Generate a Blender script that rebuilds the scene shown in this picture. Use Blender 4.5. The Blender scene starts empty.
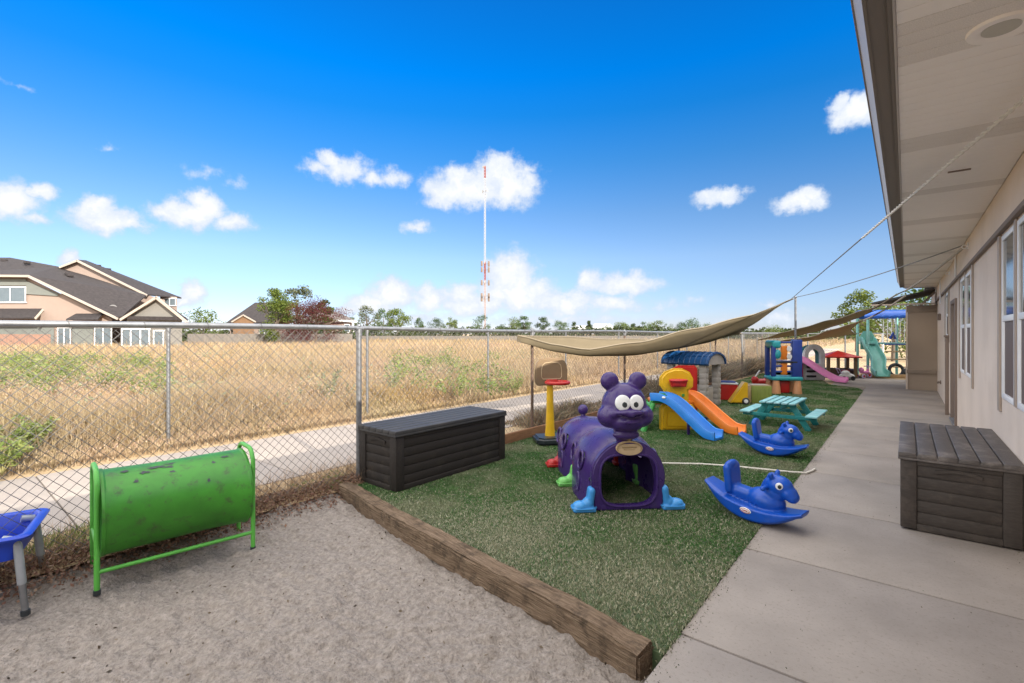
import bpy, bmesh, math, random
import numpy as np
from mathutils import Vector, Matrix, Euler

random.seed(7)
S = bpy.context.scene
COL = S.collection
rad = math.radians

# ------------------------------------------------------------------ camera
FPX, CAMH, HZ, VPX = 484.0, 1.52, 334.0, 906.0
TH = math.atan((VPX - 512) / FPX)
FW = Vector((-math.sin(TH), math.cos(TH), 0)); RT = Vector((math.cos(TH), math.sin(TH), 0))
cd = bpy.data.cameras.new('camera'); cam = bpy.data.objects.new('camera', cd); COL.objects.link(cam)
cam.location = (0, 0, CAMH); cam.rotation_euler = (rad(90), 0, TH)
cd.sensor_width = 36; cd.lens = FPX / 1024 * 36
cd.shift_y = -(341.5 - HZ) / 1024
cd.clip_start = .05; cd.clip_end = 5000
S.camera = cam

# ------------------------------------------------------------------ sky, sun, exposure
SUN_EL, SUN_DIR = rad(26.0), Vector((1, -.24, 0)).normalized()      # towards the sun, on the ground
SKY_STRENGTH, SUN_STRENGTH = .10, 3.1
S.view_settings.view_transform = 'Standard'; S.view_settings.look = 'None'
S.view_settings.gamma = 1; S.view_settings.exposure = 1.45
W = bpy.data.worlds.new('World'); S.world = W; W.use_nodes = True
W.cycles.sampling_method = 'MANUAL'; W.cycles.sample_map_resolution = 512
nt = W.node_tree; nt.nodes.clear()
def N(t, **k):
    n = nt.nodes.new(t)
    for a, b in k.items(): setattr(n, a, b)
    return n
def L(a, b): nt.links.new(a, b)
sky = N('ShaderNodeTexSky', sky_type='NISHITA', sun_disc=False, sun_elevation=SUN_EL,
        sun_rotation=math.atan2(SUN_DIR.x, SUN_DIR.y), altitude=300, air_density=1.0, dust_density=.1, ozone_density=4.0)
hsv = N('ShaderNodeHueSaturation'); hsv.inputs['Saturation'].default_value = 1.0; hsv.inputs['Value'].default_value = 1.0
tc = N('ShaderNodeTexCoord')
sep = N('ShaderNodeSeparateXYZ'); L(tc.outputs['Generated'], sep.inputs[0])
hz_r = N('ShaderNodeValToRGB'); L(sep.outputs[2], hz_r.inputs[0])          # clear dry air: less milk at the horizon
e_ = hz_r.color_ramp.elements; e_[0].position = 0; e_[0].color = (.43, .43, .60, 1); e_[1].position = .75; e_[1].color = (.10, .52, .95, 1)
for p_, c_ in ((.15, (.55, .545, .60)), (.235, (.40, .515, .61)), (.33, (.18, .50, .70)), (.41, (.04, .50, .83)), (.47, (.0, .54, 1.0)), (.6, (.02, .5, .95))): x_ = e_.new(p_); x_.color = (*c_, 1)
tint = N('ShaderNodeMix', data_type='RGBA', blend_type='MULTIPLY'); tint.inputs[0].default_value = 1; L(sky.outputs[0], tint.inputs[6]); L(hz_r.outputs[0], tint.inputs[7]); L(tint.outputs[2], hsv.inputs['Color'])
az = N('ShaderNodeMath', operation='ARCTAN2'); L(sep.outputs[0], az.inputs[0]); L(sep.outputs[1], az.inputs[1])
el = N('ShaderNodeMath', operation='ARCSINE'); L(sep.outputs[2], el.inputs[0])
cmb = N('ShaderNodeCombineXYZ'); L(az.outputs[0], cmb.inputs[0]); L(el.outputs[0], cmb.inputs[1])
wn = N('ShaderNodeTexNoise'); wn.inputs['Scale'].default_value = 26; wn.inputs['Detail'].default_value = 5; wn.inputs['Roughness'].default_value = .6
L(cmb.outputs[0], wn.inputs['Vector'])
wsub = N('ShaderNodeVectorMath', operation='SUBTRACT'); L(wn.outputs['Color'], wsub.inputs[0]); wsub.inputs[1].default_value = (.5, .5, .5)
wsc = N('ShaderNodeVectorMath', operation='MULTIPLY'); L(wsub.outputs[0], wsc.inputs[0]); wsc.inputs[1].default_value = (.05, .04, 0)
wp = N('ShaderNodeVectorMath', operation='ADD'); L(cmb.outputs[0], wp.inputs[0]); L(wsc.outputs[0], wp.inputs[1])
def az_el(u, v):
    d = FW + RT * ((u - 512) / FPX) + Vector((0, 0, (HZ - v) / FPX)); d.normalize()
    return math.atan2(d.x, d.y), math.asin(d.z), d
# cumulus puffs: centre and radii of each billow, read as directions in the sky; last number is its thickness
PUFFS = [(12, 200, 34, 22, 1), (38, 190, 18, 13, .9), (35, 216, 22, 8, .7), (-20, 196, 30, 26, 1),
 (105, 218, 38, 16, 1), (98, 208, 20, 14, 1), (128, 224, 22, 10, .8),
 (188, 214, 34, 18, 1), (204, 206, 24, 17, 1), (230, 222, 30, 12, .8), (168, 212, 22, 12, .8),
 (202, 172, 22, 10, .42), (238, 184, 14, 8, .38), (18, 85, 20, 6, .36), (105, 145, 12, 6, .34),
 (345, 168, 32, 17, .75), (332, 160, 20, 12, .8), (318, 168, 20, 9, .6), (395, 178, 20, 12, .65), (372, 180, 26, 9, .6),
 (470, 188, 46, 22, 1.1), (500, 176, 32, 22, 1.1), (512, 188, 30, 22, 1), (445, 192, 24, 18, 1), (530, 170, 18, 8, .5),
 (418, 227, 18, 8, .65), (392, 296, 30, 17, .95), (372, 306, 34, 14, .9), (352, 310, 28, 10, .7), (432, 300, 30, 14, .9), (460, 296, 26, 16, .9),
 (512, 276, 28, 26, 1.25), (516, 294, 46, 20, 1.15), (470, 306, 40, 12, 1), (392, 292, 22, 16, 1.1), (486, 302, 34, 14, .9), (560, 303, 46, 15, 1.05), (590, 281, 16, 15, .95), (624, 284, 40, 13, .95),
 (606, 304, 46, 11, .8), (660, 306, 44, 9, .4), (700, 300, 40, 8, .36), (410, 318, 80, 9, .6), (560, 320, 110, 9, .6),
 (720, 197, 30, 10, .95), (706, 196, 16, 8, .7), (800, 202, 32, 12, .95), (812, 197, 18, 11, .9), (856, 114, 30, 19, 1), (842, 104, 16, 10, .9), (862, 108, 20, 18, 1),
 (194, 294, 18, 15, 1), (186, 302, 18, 9, .8), (70, 258, 14, 10, .9), (780, 318, 46, 13, .55), (770, 304, 20, 8, .5), (725, 322, 60, 9, .4),
 (-260, 230, 90, 30, 1), (-120, 130, 60, 16, .8), (1150, 200, 80, 24, 1), (1300, 260, 120, 30, 1)]
acc = None
for (u, v, ru, rv, th) in PUFFS:
    a0, e0, d0 = az_el(u, v); a1, _, _ = az_el(u + ru, v); _, e1, _ = az_el(u, v - rv)
    ra, re = abs(a1 - a0) * 1.36, abs(e1 - e0) * 1.36
    m = N('ShaderNodeVectorMath', operation='MULTIPLY'); L(wp.outputs[0], m.inputs[0]); m.inputs[1].default_value = (1 / ra, 1 / re, 0)
    ds = N('ShaderNodeVectorMath', operation='DISTANCE'); L(m.outputs[0], ds.inputs[0]); ds.inputs[1].default_value = (a0 / ra, e0 / re, 0)
    mr = N('ShaderNodeMapRange'); mr.inputs[1].default_value = 0; mr.inputs[2].default_value = 1; mr.inputs[3].default_value = th; mr.inputs[4].default_value = 0
    L(ds.outputs['Value'], mr.inputs[0])
    if acc is None: acc = mr.outputs[0]
    else:
        mx = N('ShaderNodeMath', operation='MAXIMUM'); L(acc, mx.inputs[0]); L(mr.outputs[0], mx.inputs[1]); acc = mx.outputs[0]
fn = N('ShaderNodeTexNoise'); fn.inputs['Scale'].default_value = 38; fn.inputs['Detail'].default_value = 8; fn.inputs['Roughness'].default_value = .62
L(cmb.outputs[0], fn.inputs['Vector'])
fm = N('ShaderNodeMath', operation='MULTIPLY_ADD'); L(fn.outputs['Fac'], fm.inputs[0]); fm.inputs[1].default_value = .8; fm.inputs[2].default_value = -.44
sm = N('ShaderNodeMath', operation='ADD'); L(acc, sm.inputs[0]); L(fm.outputs[0], sm.inputs[1])
gate = N('ShaderNodeMath', operation='MULTIPLY', use_clamp=True); L(acc, gate.inputs[0]); gate.inputs[1].default_value = 8
dn = N('ShaderNodeMapRange', interpolation_type='SMOOTHSTEP'); dn.inputs[1].default_value = .06; dn.inputs[2].default_value = .56; L(sm.outputs[0], dn.inputs[0])
dg = N('ShaderNodeMath', operation='MULTIPLY'); L(dn.outputs[0], dg.inputs[0]); L(gate.outputs[0], dg.inputs[1])
sh = N('ShaderNodeMapRange'); sh.inputs[1].default_value = .18; sh.inputs[2].default_value = .78; L(sm.outputs[0], sh.inputs[0])
n2 = N('ShaderNodeTexNoise'); n2.inputs['Scale'].default_value = 22; n2.inputs['Detail'].default_value = 7; n2.inputs['Roughness'].default_value = .65; L(wp.outputs[0], n2.inputs['Vector'])
n2m = N('ShaderNodeMapRange'); n2m.inputs[1].default_value = .36; n2m.inputs[2].default_value = .58; n2m.inputs[3].default_value = .5; n2m.inputs[4].default_value = 1; L(n2.outputs['Fac'], n2m.inputs[0])
shm = N('ShaderNodeMath', operation='MULTIPLY', use_clamp=True); L(sh.outputs[0], shm.inputs[0]); L(n2m.outputs[0], shm.inputs[1])
ccol = N('ShaderNodeMix', data_type='RGBA'); L(shm.outputs[0], ccol.inputs[0])
CL, FILL_CLOUD = 3.75, 11.3
ccol.inputs[6].default_value = (CL * .64, CL * .75, CL * .93, 1); ccol.inputs[7].default_value = (CL * 1.02, CL * 1.03, CL * 1.05, 1)
mixc = N('ShaderNodeMix', data_type='RGBA'); L(dg.outputs[0], mixc.inputs[0]); L(hsv.outputs[0], mixc.inputs[6]); L(ccol.outputs[2], mixc.inputs[7])
# added fill: unseen bright cloud bank overhead and behind the camera, brightens the shade
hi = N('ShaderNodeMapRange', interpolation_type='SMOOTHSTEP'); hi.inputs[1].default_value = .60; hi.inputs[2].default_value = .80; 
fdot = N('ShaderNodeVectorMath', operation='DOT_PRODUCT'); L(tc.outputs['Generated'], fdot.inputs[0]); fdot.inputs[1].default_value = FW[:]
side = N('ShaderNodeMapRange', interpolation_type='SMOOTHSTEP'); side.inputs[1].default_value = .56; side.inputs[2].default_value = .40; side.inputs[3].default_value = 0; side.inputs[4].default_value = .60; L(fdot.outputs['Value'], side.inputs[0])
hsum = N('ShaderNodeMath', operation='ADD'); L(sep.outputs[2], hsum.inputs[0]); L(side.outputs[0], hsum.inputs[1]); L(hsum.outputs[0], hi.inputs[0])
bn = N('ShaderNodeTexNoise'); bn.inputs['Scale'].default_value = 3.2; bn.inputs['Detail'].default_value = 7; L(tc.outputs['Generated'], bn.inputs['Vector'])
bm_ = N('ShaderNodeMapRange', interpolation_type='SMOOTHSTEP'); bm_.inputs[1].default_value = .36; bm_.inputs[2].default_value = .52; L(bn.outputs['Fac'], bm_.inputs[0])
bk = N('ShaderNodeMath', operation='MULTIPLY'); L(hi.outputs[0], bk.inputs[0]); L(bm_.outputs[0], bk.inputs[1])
mixb = N('ShaderNodeMix', data_type='RGBA'); L(bk.outputs[0], mixb.inputs[0]); L(mixc.outputs[2], mixb.inputs[6]); mixb.inputs[7].default_value = (FILL_CLOUD * 1.03, FILL_CLOUD, FILL_CLOUD * .95, 1); mixc = mixb
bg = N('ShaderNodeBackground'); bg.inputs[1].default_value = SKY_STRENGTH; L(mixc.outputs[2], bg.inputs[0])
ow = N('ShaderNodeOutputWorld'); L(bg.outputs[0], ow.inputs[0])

sd = bpy.data.lights.new('sun', 'SUN'); so = bpy.data.objects.new('sun', sd); COL.objects.link(so)
sd.energy = SUN_STRENGTH; sd.angle = rad(.5); sd.color = (1, .93, .82)
tosun = Vector((SUN_DIR.x * math.cos(SUN_EL), SUN_DIR.y * math.cos(SUN_EL), math.sin(SUN_EL)))
so.rotation_euler = tosun.to_track_quat('Z', 'Y').to_euler(); so.location = (20, -5, 20)

# ------------------------------------------------------------------ helpers: materials
MATS = {}
def rgba(c): return (c[0], c[1], c[2], 1)
def mat(name, c, rough=.6, var=.14, scale=6, c2=None, bump=0, bscale=80, spec=.4, metal=0, bdist=.004, stretch=None, dust=None, dscale=3, dlo=.5, dhi=.75, detail=6, trans=0):
    """procedural principled material: base colour broken up by noise, optional dust / wear colour, fine bump"""
    if name in MATS: return MATS[name]
    m = bpy.data.materials.new(name); m.use_nodes = True; t = m.node_tree; b = t.nodes['Principled BSDF']
    n = lambda ty: t.nodes.new(ty); l = t.links.new
    co = n('ShaderNodeTexCoord'); src = co.outputs['Object']
    if stretch:
        mp = n('ShaderNodeMapping'); mp.inputs['Scale'].default_value = stretch; l(src, mp.inputs[0]); src = mp.outputs[0]
    nz = n('ShaderNodeTexNoise'); nz.inputs['Scale'].default_value = scale; nz.inputs['Detail'].default_value = detail; nz.inputs['Roughness'].default_value = .62; l(src, nz.inputs['Vector'])
    mr = n('ShaderNodeMapRange'); mr.inputs[1].default_value = .3; mr.inputs[2].default_value = .7; l(nz.outputs['Fac'], mr.inputs[0])
    mx = n('ShaderNodeMix'); mx.data_type = 'RGBA'; l(mr.outputs[0], mx.inputs[0])
    if c2 is None:
        mx.inputs[6].default_value = rgba([x * (1 - var) for x in c]); mx.inputs[7].default_value = rgba([min(1, x * (1 + var)) for x in c])
    else:
        mx.inputs[6].default_value = rgba(c); mx.inputs[7].default_value = rgba(c2)
    out = mx.outputs[2]
    if dust:
        n2 = n('ShaderNodeTexNoise'); n2.inputs['Scale'].default_value = dscale; n2.inputs['Detail'].default_value = 9; n2.inputs['Roughness'].default_value = .7; l(co.outputs['Object'], n2.inputs['Vector'])
        r2 = n('ShaderNodeMapRange'); r2.inputs[1].default_value = dlo; r2.inputs[2].default_value = dhi; l(n2.outputs['Fac'], r2.inputs[0])
        m2 = n('ShaderNodeMix'); m2.data_type = 'RGBA'; l(r2.outputs[0], m2.inputs[0]); l(out, m2.inputs[6]); m2.inputs[7].default_value = rgba(dust); out = m2.outputs[2]
    l(out, b.inputs['Base Color'])
    b.inputs['Metallic'].default_value = metal; b.inputs['Specular IOR Level'].default_value = spec
    rr = n('ShaderNodeMapRange'); rr.inputs[3].default_value = max(.02, rough - .1); rr.inputs[4].default_value = min(1, rough + .1); l(nz.outputs['Fac'], rr.inputs[0]); l(rr.outputs[0], b.inputs['Roughness'])
    if bump:
        n3 = n('ShaderNodeTexNoise'); n3.inputs['Scale'].default_value = bscale; n3.inputs['Detail'].default_value = 6; l(src, n3.inputs['Vector'])
        bp = n('ShaderNodeBump'); bp.inputs['Strength'].default_value = bump; bp.inputs['Distance'].default_value = bdist; l(n3.outputs['Fac'], bp.inputs['Height']); l(bp.outputs[0], b.inputs['Normal'])
    if trans:
        o = t.nodes['Material Output']; tr = n('ShaderNodeBsdfTranslucent'); l(out, tr.inputs[0]); ms = n('ShaderNodeMixShader'); ms.inputs[0].default_value = trans
        l(b.outputs[0], ms.inputs[1]); l(tr.outputs[0], ms.inputs[2]); l(ms.outputs[0], o.inputs[0])
    MATS[name] = m; return m
def leafmat(name, cols, rough=.6, trans=.25, patch=None, pscale=.4, plo=.45, phi=.6):
    """each leaf or blade (mesh island) takes its own colour from a ramp; patch = colour of worn or other-coloured patches on the ground"""
    if name in MATS: return MATS[name]
    m = bpy.data.materials.new(name); m.use_nodes = True; t = m.node_tree; b = t.nodes['Principled BSDF']
    n = lambda ty: t.nodes.new(ty); l = t.links.new
    g = n('ShaderNodeNewGeometry'); r = n('ShaderNodeValToRGB'); l(g.outputs['Random Per Island'], r.inputs[0])
    e = r.color_ramp.elements
    e[0].position = 0; e[0].color = rgba(cols[0]); e[1].position = 1; e[1].color = rgba(cols[-1])
    for i, c in enumerate(cols[1:-1]):
        x = e.new((i + 1) / (len(cols) - 1)); x.color = rgba(c)
    out = r.outputs[0]
    if patch:
        for k, (pc, sc, lo, hi, amt) in enumerate(patch):
            nz = n('ShaderNodeTexNoise'); nz.inputs['Scale'].default_value = sc; nz.inputs['Detail'].default_value = 5; l(g.outputs['Position'], nz.inputs['Vector'])
            mr = n('ShaderNodeMapRange'); mr.inputs[1].default_value = lo; mr.inputs[2].default_value = hi; mr.inputs[4].default_value = amt; l(nz.outputs['Fac'], mr.inputs[0])
            mx = n('ShaderNodeMix'); mx.data_type = 'RGBA'; l(mr.outputs[0], mx.inputs[0]); l(out, mx.inputs[6]); mx.inputs[7].default_value = rgba(pc); out = mx.outputs[2]
    l(out, b.inputs['Base Color']); b.inputs['Roughness'].default_value = rough; b.inputs['Specular IOR Level'].default_value = .25
    o = t.nodes['Material Output']; tr = n('ShaderNodeBsdfTranslucent'); l(out, tr.inputs[0]); ms = n('ShaderNodeMixShader'); ms.inputs[0].default_value = trans
    l(b.outputs[0], ms.inputs[1]); l(tr.outputs[0], ms.inputs[2]); l(ms.outputs[0], o.inputs[0])
    MATS[name] = m; return m

# ------------------------------------------------------------------ helpers: objects
def tag(o, label=None, cat=None, group=None, kind=None):
    if label: o['label'] = label
    if cat: o['category'] = cat
    if group: o['group'] = group
    if kind: o['kind'] = kind
    return o
def thing(name, label, cat, loc=(0, 0, 0), rz=0, group=None, rx=0, ry=0):
    o = bpy.data.objects.new(name, None); COL.objects.link(o); o.empty_display_size = .1
    o.location = loc; o.rotation_euler = Euler((rx, ry, rz)); return tag(o, label, cat, group)
def cf(l, d, z=0):                                   # metres right of / ahead of the camera, to world
    p = RT * l + FW * d; return Vector((p.x, p.y, z))
def at(u, v, d):                                     # a point measured off the photograph, at its distance
    p = cf((u - 512) * d / FPX, d); p.z = CAMH - (v - HZ) * d / FPX; return p
def gnd(u, v, z=0):
    d = FPX * (CAMH - z) / (v - HZ); return cf((u - 512) * d / FPX, d, z)
def copy_tree(o, parent=None):
    c = o.copy(); COL.objects.link(c)
    if parent: c.parent = parent
    for ch in list(o.children): copy_tree(ch, c)
    return c
def T(x=0, y=0, z=0, rx=0, ry=0, rz=0, s=None):
    m = Matrix.Translation((x, y, z)) @ Euler((rx, ry, rz)).to_matrix().to_4x4()
    if s: m = m @ Matrix.Diagonal((s[0], s[1], s[2], 1))
    return m
class MB:
    def __init__(s): s.bm = bmesh.new()
    def _merge(s, b, M=None):
        if M is not None: b.transform(M)
        me = bpy.data.meshes.new('tmp'); b.to_mesh(me); b.free(); s.bm.from_mesh(me); bpy.data.meshes.remove(me); return s
    def box(s, c, d, rot=(0, 0, 0), b=0, seg=2, M=None):
        t = bmesh.new(); bmesh.ops.create_cube(t, size=1, matrix=Matrix.Diagonal((d[0], d[1], d[2], 1)))
        if b: bmesh.ops.bevel(t, geom=list(t.edges), offset=b, segments=seg, affect='EDGES', profile=.5)
        X = T(*c, *rot)
        return s._merge(t, (M @ X) if M is not None else X)
    def bb(s, x0, x1, y0, y1, z0, z1, b=0): return s.box(((x0 + x1) / 2, (y0 + y1) / 2, (z0 + z1) / 2), (abs(x1 - x0), abs(y1 - y0), abs(z1 - z0)), b=b)
    def ell(s, c, r, rot=(0, 0, 0), n=20, m=14, M=None):
        t = bmesh.new(); bmesh.ops.create_uvsphere(t, u_segments=n, v_segments=m, radius=1); X = T(*c, *rot, s=r if hasattr(r, '__len__') else (r, r, r))
        return s._merge(t, (M @ X) if M is not None else X)
    def cyl(s, c, r, h, rot=(0, 0, 0), n=24, r2=None, b=0, M=None):
        t = bmesh.new(); bmesh.ops.create_cone(t, cap_ends=True, segments=n, radius1=r, radius2=r if r2 is None else r2, depth=h)
        if b: bmesh.ops.bevel(t, geom=[e for e in t.edges if len(e.link_faces) == 2 and any(len(f.verts) > 4 for f in e.link_faces)], offset=b, segments=2, affect='EDGES')
        X = T(*c, *rot); return s._merge(t, (M @ X) if M is not None else X)
    def prism(s, poly, h, M=None, b=0, seg=2):
        """polygon in local xy, extruded along +z by h"""
        t = bmesh.new(); vs = [t.verts.new((p[0], p[1], 0)) for p in poly]; f = t.faces.new(vs)
        r = bmesh.ops.extrude_face_region(t, geom=[f]); bmesh.ops.translate(t, verts=[g for g in r['geom'] if isinstance(g, bmesh.types.BMVert)], vec=(0, 0, h))
        bmesh.ops.recalc_face_normals(t, faces=t.faces)
        if b: bmesh.ops.bevel(t, geom=[e for e in t.edges if abs(abs(e.verts[0].co.z - e.verts[1].co.z)) < 1e-6], offset=b, segments=seg, affect='EDGES')
        return s._merge(t, M)
    def tube(s, pts, r, n=8, radii=None, closed=False, M=None):
        P = [Vector(p) for p in pts]; t = bmesh.new(); k = len(P); rings = []
        def tan(i):
            if closed: return (P[(i + 1) % k] - P[i - 1]).normalized()
            return (P[min(i + 1, k - 1)] - P[max(i - 1, 0)]).normalized()
        d = tan(0); up = Vector((0, 0, 1)) if abs(d.z) < .9 else Vector((1, 0, 0)); a = d.cross(up).normalized()
        for i in range(k):
            d = tan(i); a = (a - d * a.dot(d)).normalized(); b_ = d.cross(a); rr = radii[i] if radii else r
            rings.append([t.verts.new(P[i] + (a * math.cos(q) + b_ * math.sin(q)) * rr) for q in [2 * math.pi * j / n for j in range(n)]])
        for i in range(k if closed else k - 1):
            A, B = rings[i], rings[(i + 1) % k]
            for j in range(n): t.faces.new((A[j], A[(j + 1) % n], B[(j + 1) % n], B[j]))
        if not closed: t.faces.new(rings[0][::-1]); t.faces.new(rings[-1])
        bmesh.ops.recalc_face_normals(t, faces=t.faces)
        return s._merge(t, M)
    def sweep(s, prof, pts, side=None, closed_prof=True, M=None, scales=None):
        """profile (side, up) carried along a path; side vector fixed"""
        P = [Vector(p) for p in pts]; t = bmesh.new(); k = len(P); R_ = []
        for i in range(k):
            d = (P[min(i + 1, k - 1)] - P[max(i - 1, 0)]).normalized(); sv = Vector(side).normalized(); up = sv.cross(d).normalized()
            sc = scales[i] if scales else 1
            R_.append([t.verts.new(P[i] + sv * (p[0] * sc) + up * p[1]) for p in prof])
        m = len(prof)
        for i in range(k - 1):
            for j in range(m if closed_prof else m - 1): t.faces.new((R_[i][j], R_[i][(j + 1) % m], R_[i + 1][(j + 1) % m], R_[i + 1][j]))
        if closed_prof: t.faces.new(R_[0][::-1]); t.faces.new(R_[-1])
        bmesh.ops.recalc_face_normals(t, faces=t.faces)
        return s._merge(t, M)
    def lathe(s, prof, M=None, n=28, cap=True):
        t = bmesh.new(); R_ = [[t.verts.new((r * math.cos(2 * math.pi * j / n), r * math.sin(2 * math.pi * j / n), z)) for j in range(n)] for r, z in prof]
        for i in range(len(prof) - 1):
            for j in range(n): t.faces.new((R_[i][j], R_[i][(j + 1) % n], R_[i + 1][(j + 1) % n], R_[i + 1][j]))
        if cap: t.faces.new(R_[0][::-1]); t.faces.new(R_[-1])
        bmesh.ops.recalc_face_normals(t, faces=t.faces)
        return s._merge(t, M)
    def torus(s, c, R_, r, rot=(0, 0, 0), n=28, m=8, sc=(1, 1, 1), M=None):
        pts = [(R_ * math.cos(2 * math.pi * i / n) * sc[0], R_ * math.sin(2 * math.pi * i / n) * sc[1], 0) for i in range(n)]
        X = T(*c, *rot); return s.tube(pts, r, m, closed=True, M=(M @ X) if M is not None else X)
    def face(s, pts):
        s.bm.faces.new([s.bm.verts.new(p) for p in pts]); return s
    def build(s, name, m, parent=None, label=None, cat=None, group=None, kind=None, smooth=True, ang=38, voxel=None, relax=0, solid=None, cut=None, loc=None):
        me = bpy.data.meshes.new(name); s.bm.to_mesh(me); s.bm.free()
        o = bpy.data.objects.new(name, me); COL.objects.link(o)
        mods = False
        if solid:
            q = o.modifiers.new('solid', 'SOLIDIFY'); q.thickness = solid; q.offset = 0; mods = True
        if cut:
            for c in cut:
                q = o.modifiers.new('cut', 'BOOLEAN'); q.object = c; q.operation = 'DIFFERENCE'; q.solver = 'EXACT'; mods = True
        if voxel:
            q = o.modifiers.new('remesh', 'REMESH'); q.mode = 'VOXEL'; q.voxel_size = voxel; mods = True
            if relax: q = o.modifiers.new('smooth', 'SMOOTH'); q.iterations = relax; q.factor = .5
        if mods:
            dg_ = bpy.context.evaluated_depsgraph_get(); dg_.update()
            nm = bpy.data.meshes.new_from_object(o.evaluated_get(dg_)); o.modifiers.clear(); o.data = nm; bpy.data.meshes.remove(me); nm.name = name; me = nm
            if cut:
                for c in cut: bpy.data.objects.remove(c)
        me.materials.clear(); me.materials.append(m)
        if smooth:
            me.polygons.foreach_set('use_smooth', [True] * len(me.polygons))
            if not voxel: me.set_sharp_from_angle(angle=rad(ang))
        if parent: o.parent = parent
        if loc is not None: o.location = loc
        return tag(o, label, cat, group, kind)
    def raw(s, name='cutter'):
        me = bpy.data.meshes.new(name); s.bm.to_mesh(me); s.bm.free(); o = bpy.data.objects.new(name, me); COL.objects.link(o); return o
def np_mesh(name, V, F, m, parent=None, loc=None, **k):
    V = np.asarray(V, np.float32); F = np.asarray(F, np.int32); n, w = F.shape
    me = bpy.data.meshes.new(name); me.vertices.add(len(V)); me.vertices.foreach_set('co', V.ravel())
    me.loops.add(n * w); me.loops.foreach_set('vertex_index', F.ravel()); me.polygons.add(n)
    me.polygons.foreach_set('loop_start', np.arange(0, n * w, w, dtype=np.int32)); me.polygons.foreach_set('loop_total', np.full(n, w, np.int32))
    me.update(calc_edges=True); me.materials.append(m)
    o = bpy.data.objects.new(name, me); COL.objects.link(o)
    if parent: o.parent = parent
    if loc is not None: o.location = loc
    return tag(o, **k)
rng = np.random.default_rng(11)
def leaves(clumps, n, size, flat=0, rg=rng, aspect=.55):
    """n small four-sided leaves spread through ellipsoid clumps [(centre, radii)]; returns verts, quads"""
    C = np.array([c for c, r in clumps]); R_ = np.array([r for c, r in clumps]); w = R_.prod(1) ** (2 / 3); k = rg.choice(len(C), n, p=w / w.sum())
    d = rg.normal(size=(n, 3)); d /= np.linalg.norm(d, axis=1)[:, None]; rr = rg.random(n) ** (1 / 2.2)
    P = C[k] + d * R_[k] * rr[:, None]
    a = rg.normal(size=(n, 3)); a[:, 2] *= .6; a /= np.linalg.norm(a, axis=1)[:, None]
    b = np.cross(a, rg.normal(size=(n, 3))); b /= np.linalg.norm(b, axis=1)[:, None]
    s = size * (.6 + .8 * rg.random(n))[:, None]
    V = np.stack([P - a * s * .5, P + b * s * aspect * .5, P + a * s * .5, P - b * s * aspect * .5], 1).reshape(-1, 3)
    return V, np.arange(4 * n).reshape(n, 4)
def blades(P, h, w, lean=.35, rg=rng, bend=True):
    """grass blades at points P (n,3): two-piece bent blades, one island each"""
    n = len(P); a = rg.random(n) * 2 * np.pi; side = np.stack([np.cos(a), np.sin(a), np.zeros(n)], 1)
    b = rg.random(n) * 2 * np.pi; ld = np.stack([np.cos(b), np.sin(b), np.zeros(n)], 1) * (lean * rg.random(n) * h)[:, None]
    up = np.zeros((n, 3)); up[:, 2] = h; w = np.broadcast_to(w, (n,))[:, None]
    mid = P + up * .55 + ld * .35
    V = np.stack([P - side * w * .5, P + side * w * .5, mid + side * w * .42, mid - side * w * .42, P + up * .98 + ld], 1).reshape(-1, 3)
    i = np.arange(n)[:, None] * 5
    return V, np.concatenate([i + [0, 1, 2], i + [0, 2, 3], i + [3, 2, 4]], 0)

# ================================================================== materials
M_conc = mat('concrete', (.305, .268, .238), .85, .17, 1.3, bump=.35, bscale=160, spec=.25, dust=(.19, .155, .13), dscale=55, dlo=.54, dhi=.76)
M_walk = mat('concrete_walk', (.36, .31, .27), .85, .08, 1.2, bump=.2, bscale=90, spec=.25)
M_sand = mat('sand', (.195, .168, .146), .95, c2=(.36, .315, .28), scale=34, bump=1.0, bscale=60, bdist=.02, spec=.12, dust=(.15, .12, .10), dscale=60, dlo=.54, dhi=.72, detail=8)
M_soil = mat('dry_soil', (.33, .23, .13), .95, c2=(.45, .33, .19), scale=3, bump=.5, bscale=50, bdist=.02)
M_turf = mat('turf_backing', (.045, .075, .03), .9, c2=(.09, .11, .055), scale=4)
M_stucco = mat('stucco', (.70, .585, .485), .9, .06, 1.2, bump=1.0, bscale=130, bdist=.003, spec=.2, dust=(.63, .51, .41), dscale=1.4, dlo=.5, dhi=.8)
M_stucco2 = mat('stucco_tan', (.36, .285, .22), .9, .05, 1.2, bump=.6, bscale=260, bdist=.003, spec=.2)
M_trim = mat('trim_tan', (.40, .325, .265), .75, .06, 3, bump=.2, bscale=120, stretch=(1, .1, 1))
M_trimd = mat('trim_brown', (.20, .15, .12), .7, .08, 3)
M_soffit = mat('soffit_metal', (.90, .85, .80), .6, .03, 2)
M_vent = mat('soffit_perforated', (.76, .71, .66), .7, .10, 220, detail=1)
M_gutter = mat('gutter_metal', (.42, .385, .36), .45, .05, 2)
M_gutterd = mat('gutter_under', (.17, .145, .125), .55, .06, 2)
M_white = mat('white_vinyl', (.78, .77, .76), .45, .03, 3)
M_glass = mat('window_glass', (.035, .04, .042), .04, .05, 2, spec=.9)
M_screen = mat('insect_screen', (.14, .10, .085), .55, .08, 30)
M_shingle = mat('shingles', (.055, .05, .048), .9, .25, 30, bump=.5, bscale=60, bdist=.01)
M_steel = mat('galvanised_steel', (.25, .255, .265), .42, .14, 14, metal=.7, bump=.08, bscale=200)
M_wire = mat('galvanised_wire', (.15, .145, .14), .55, .25, 20, metal=.35)
M_rustpost = mat('rusty_steel', (.16, .10, .07), .7, .3, 10, metal=.3, bump=.2)
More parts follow.
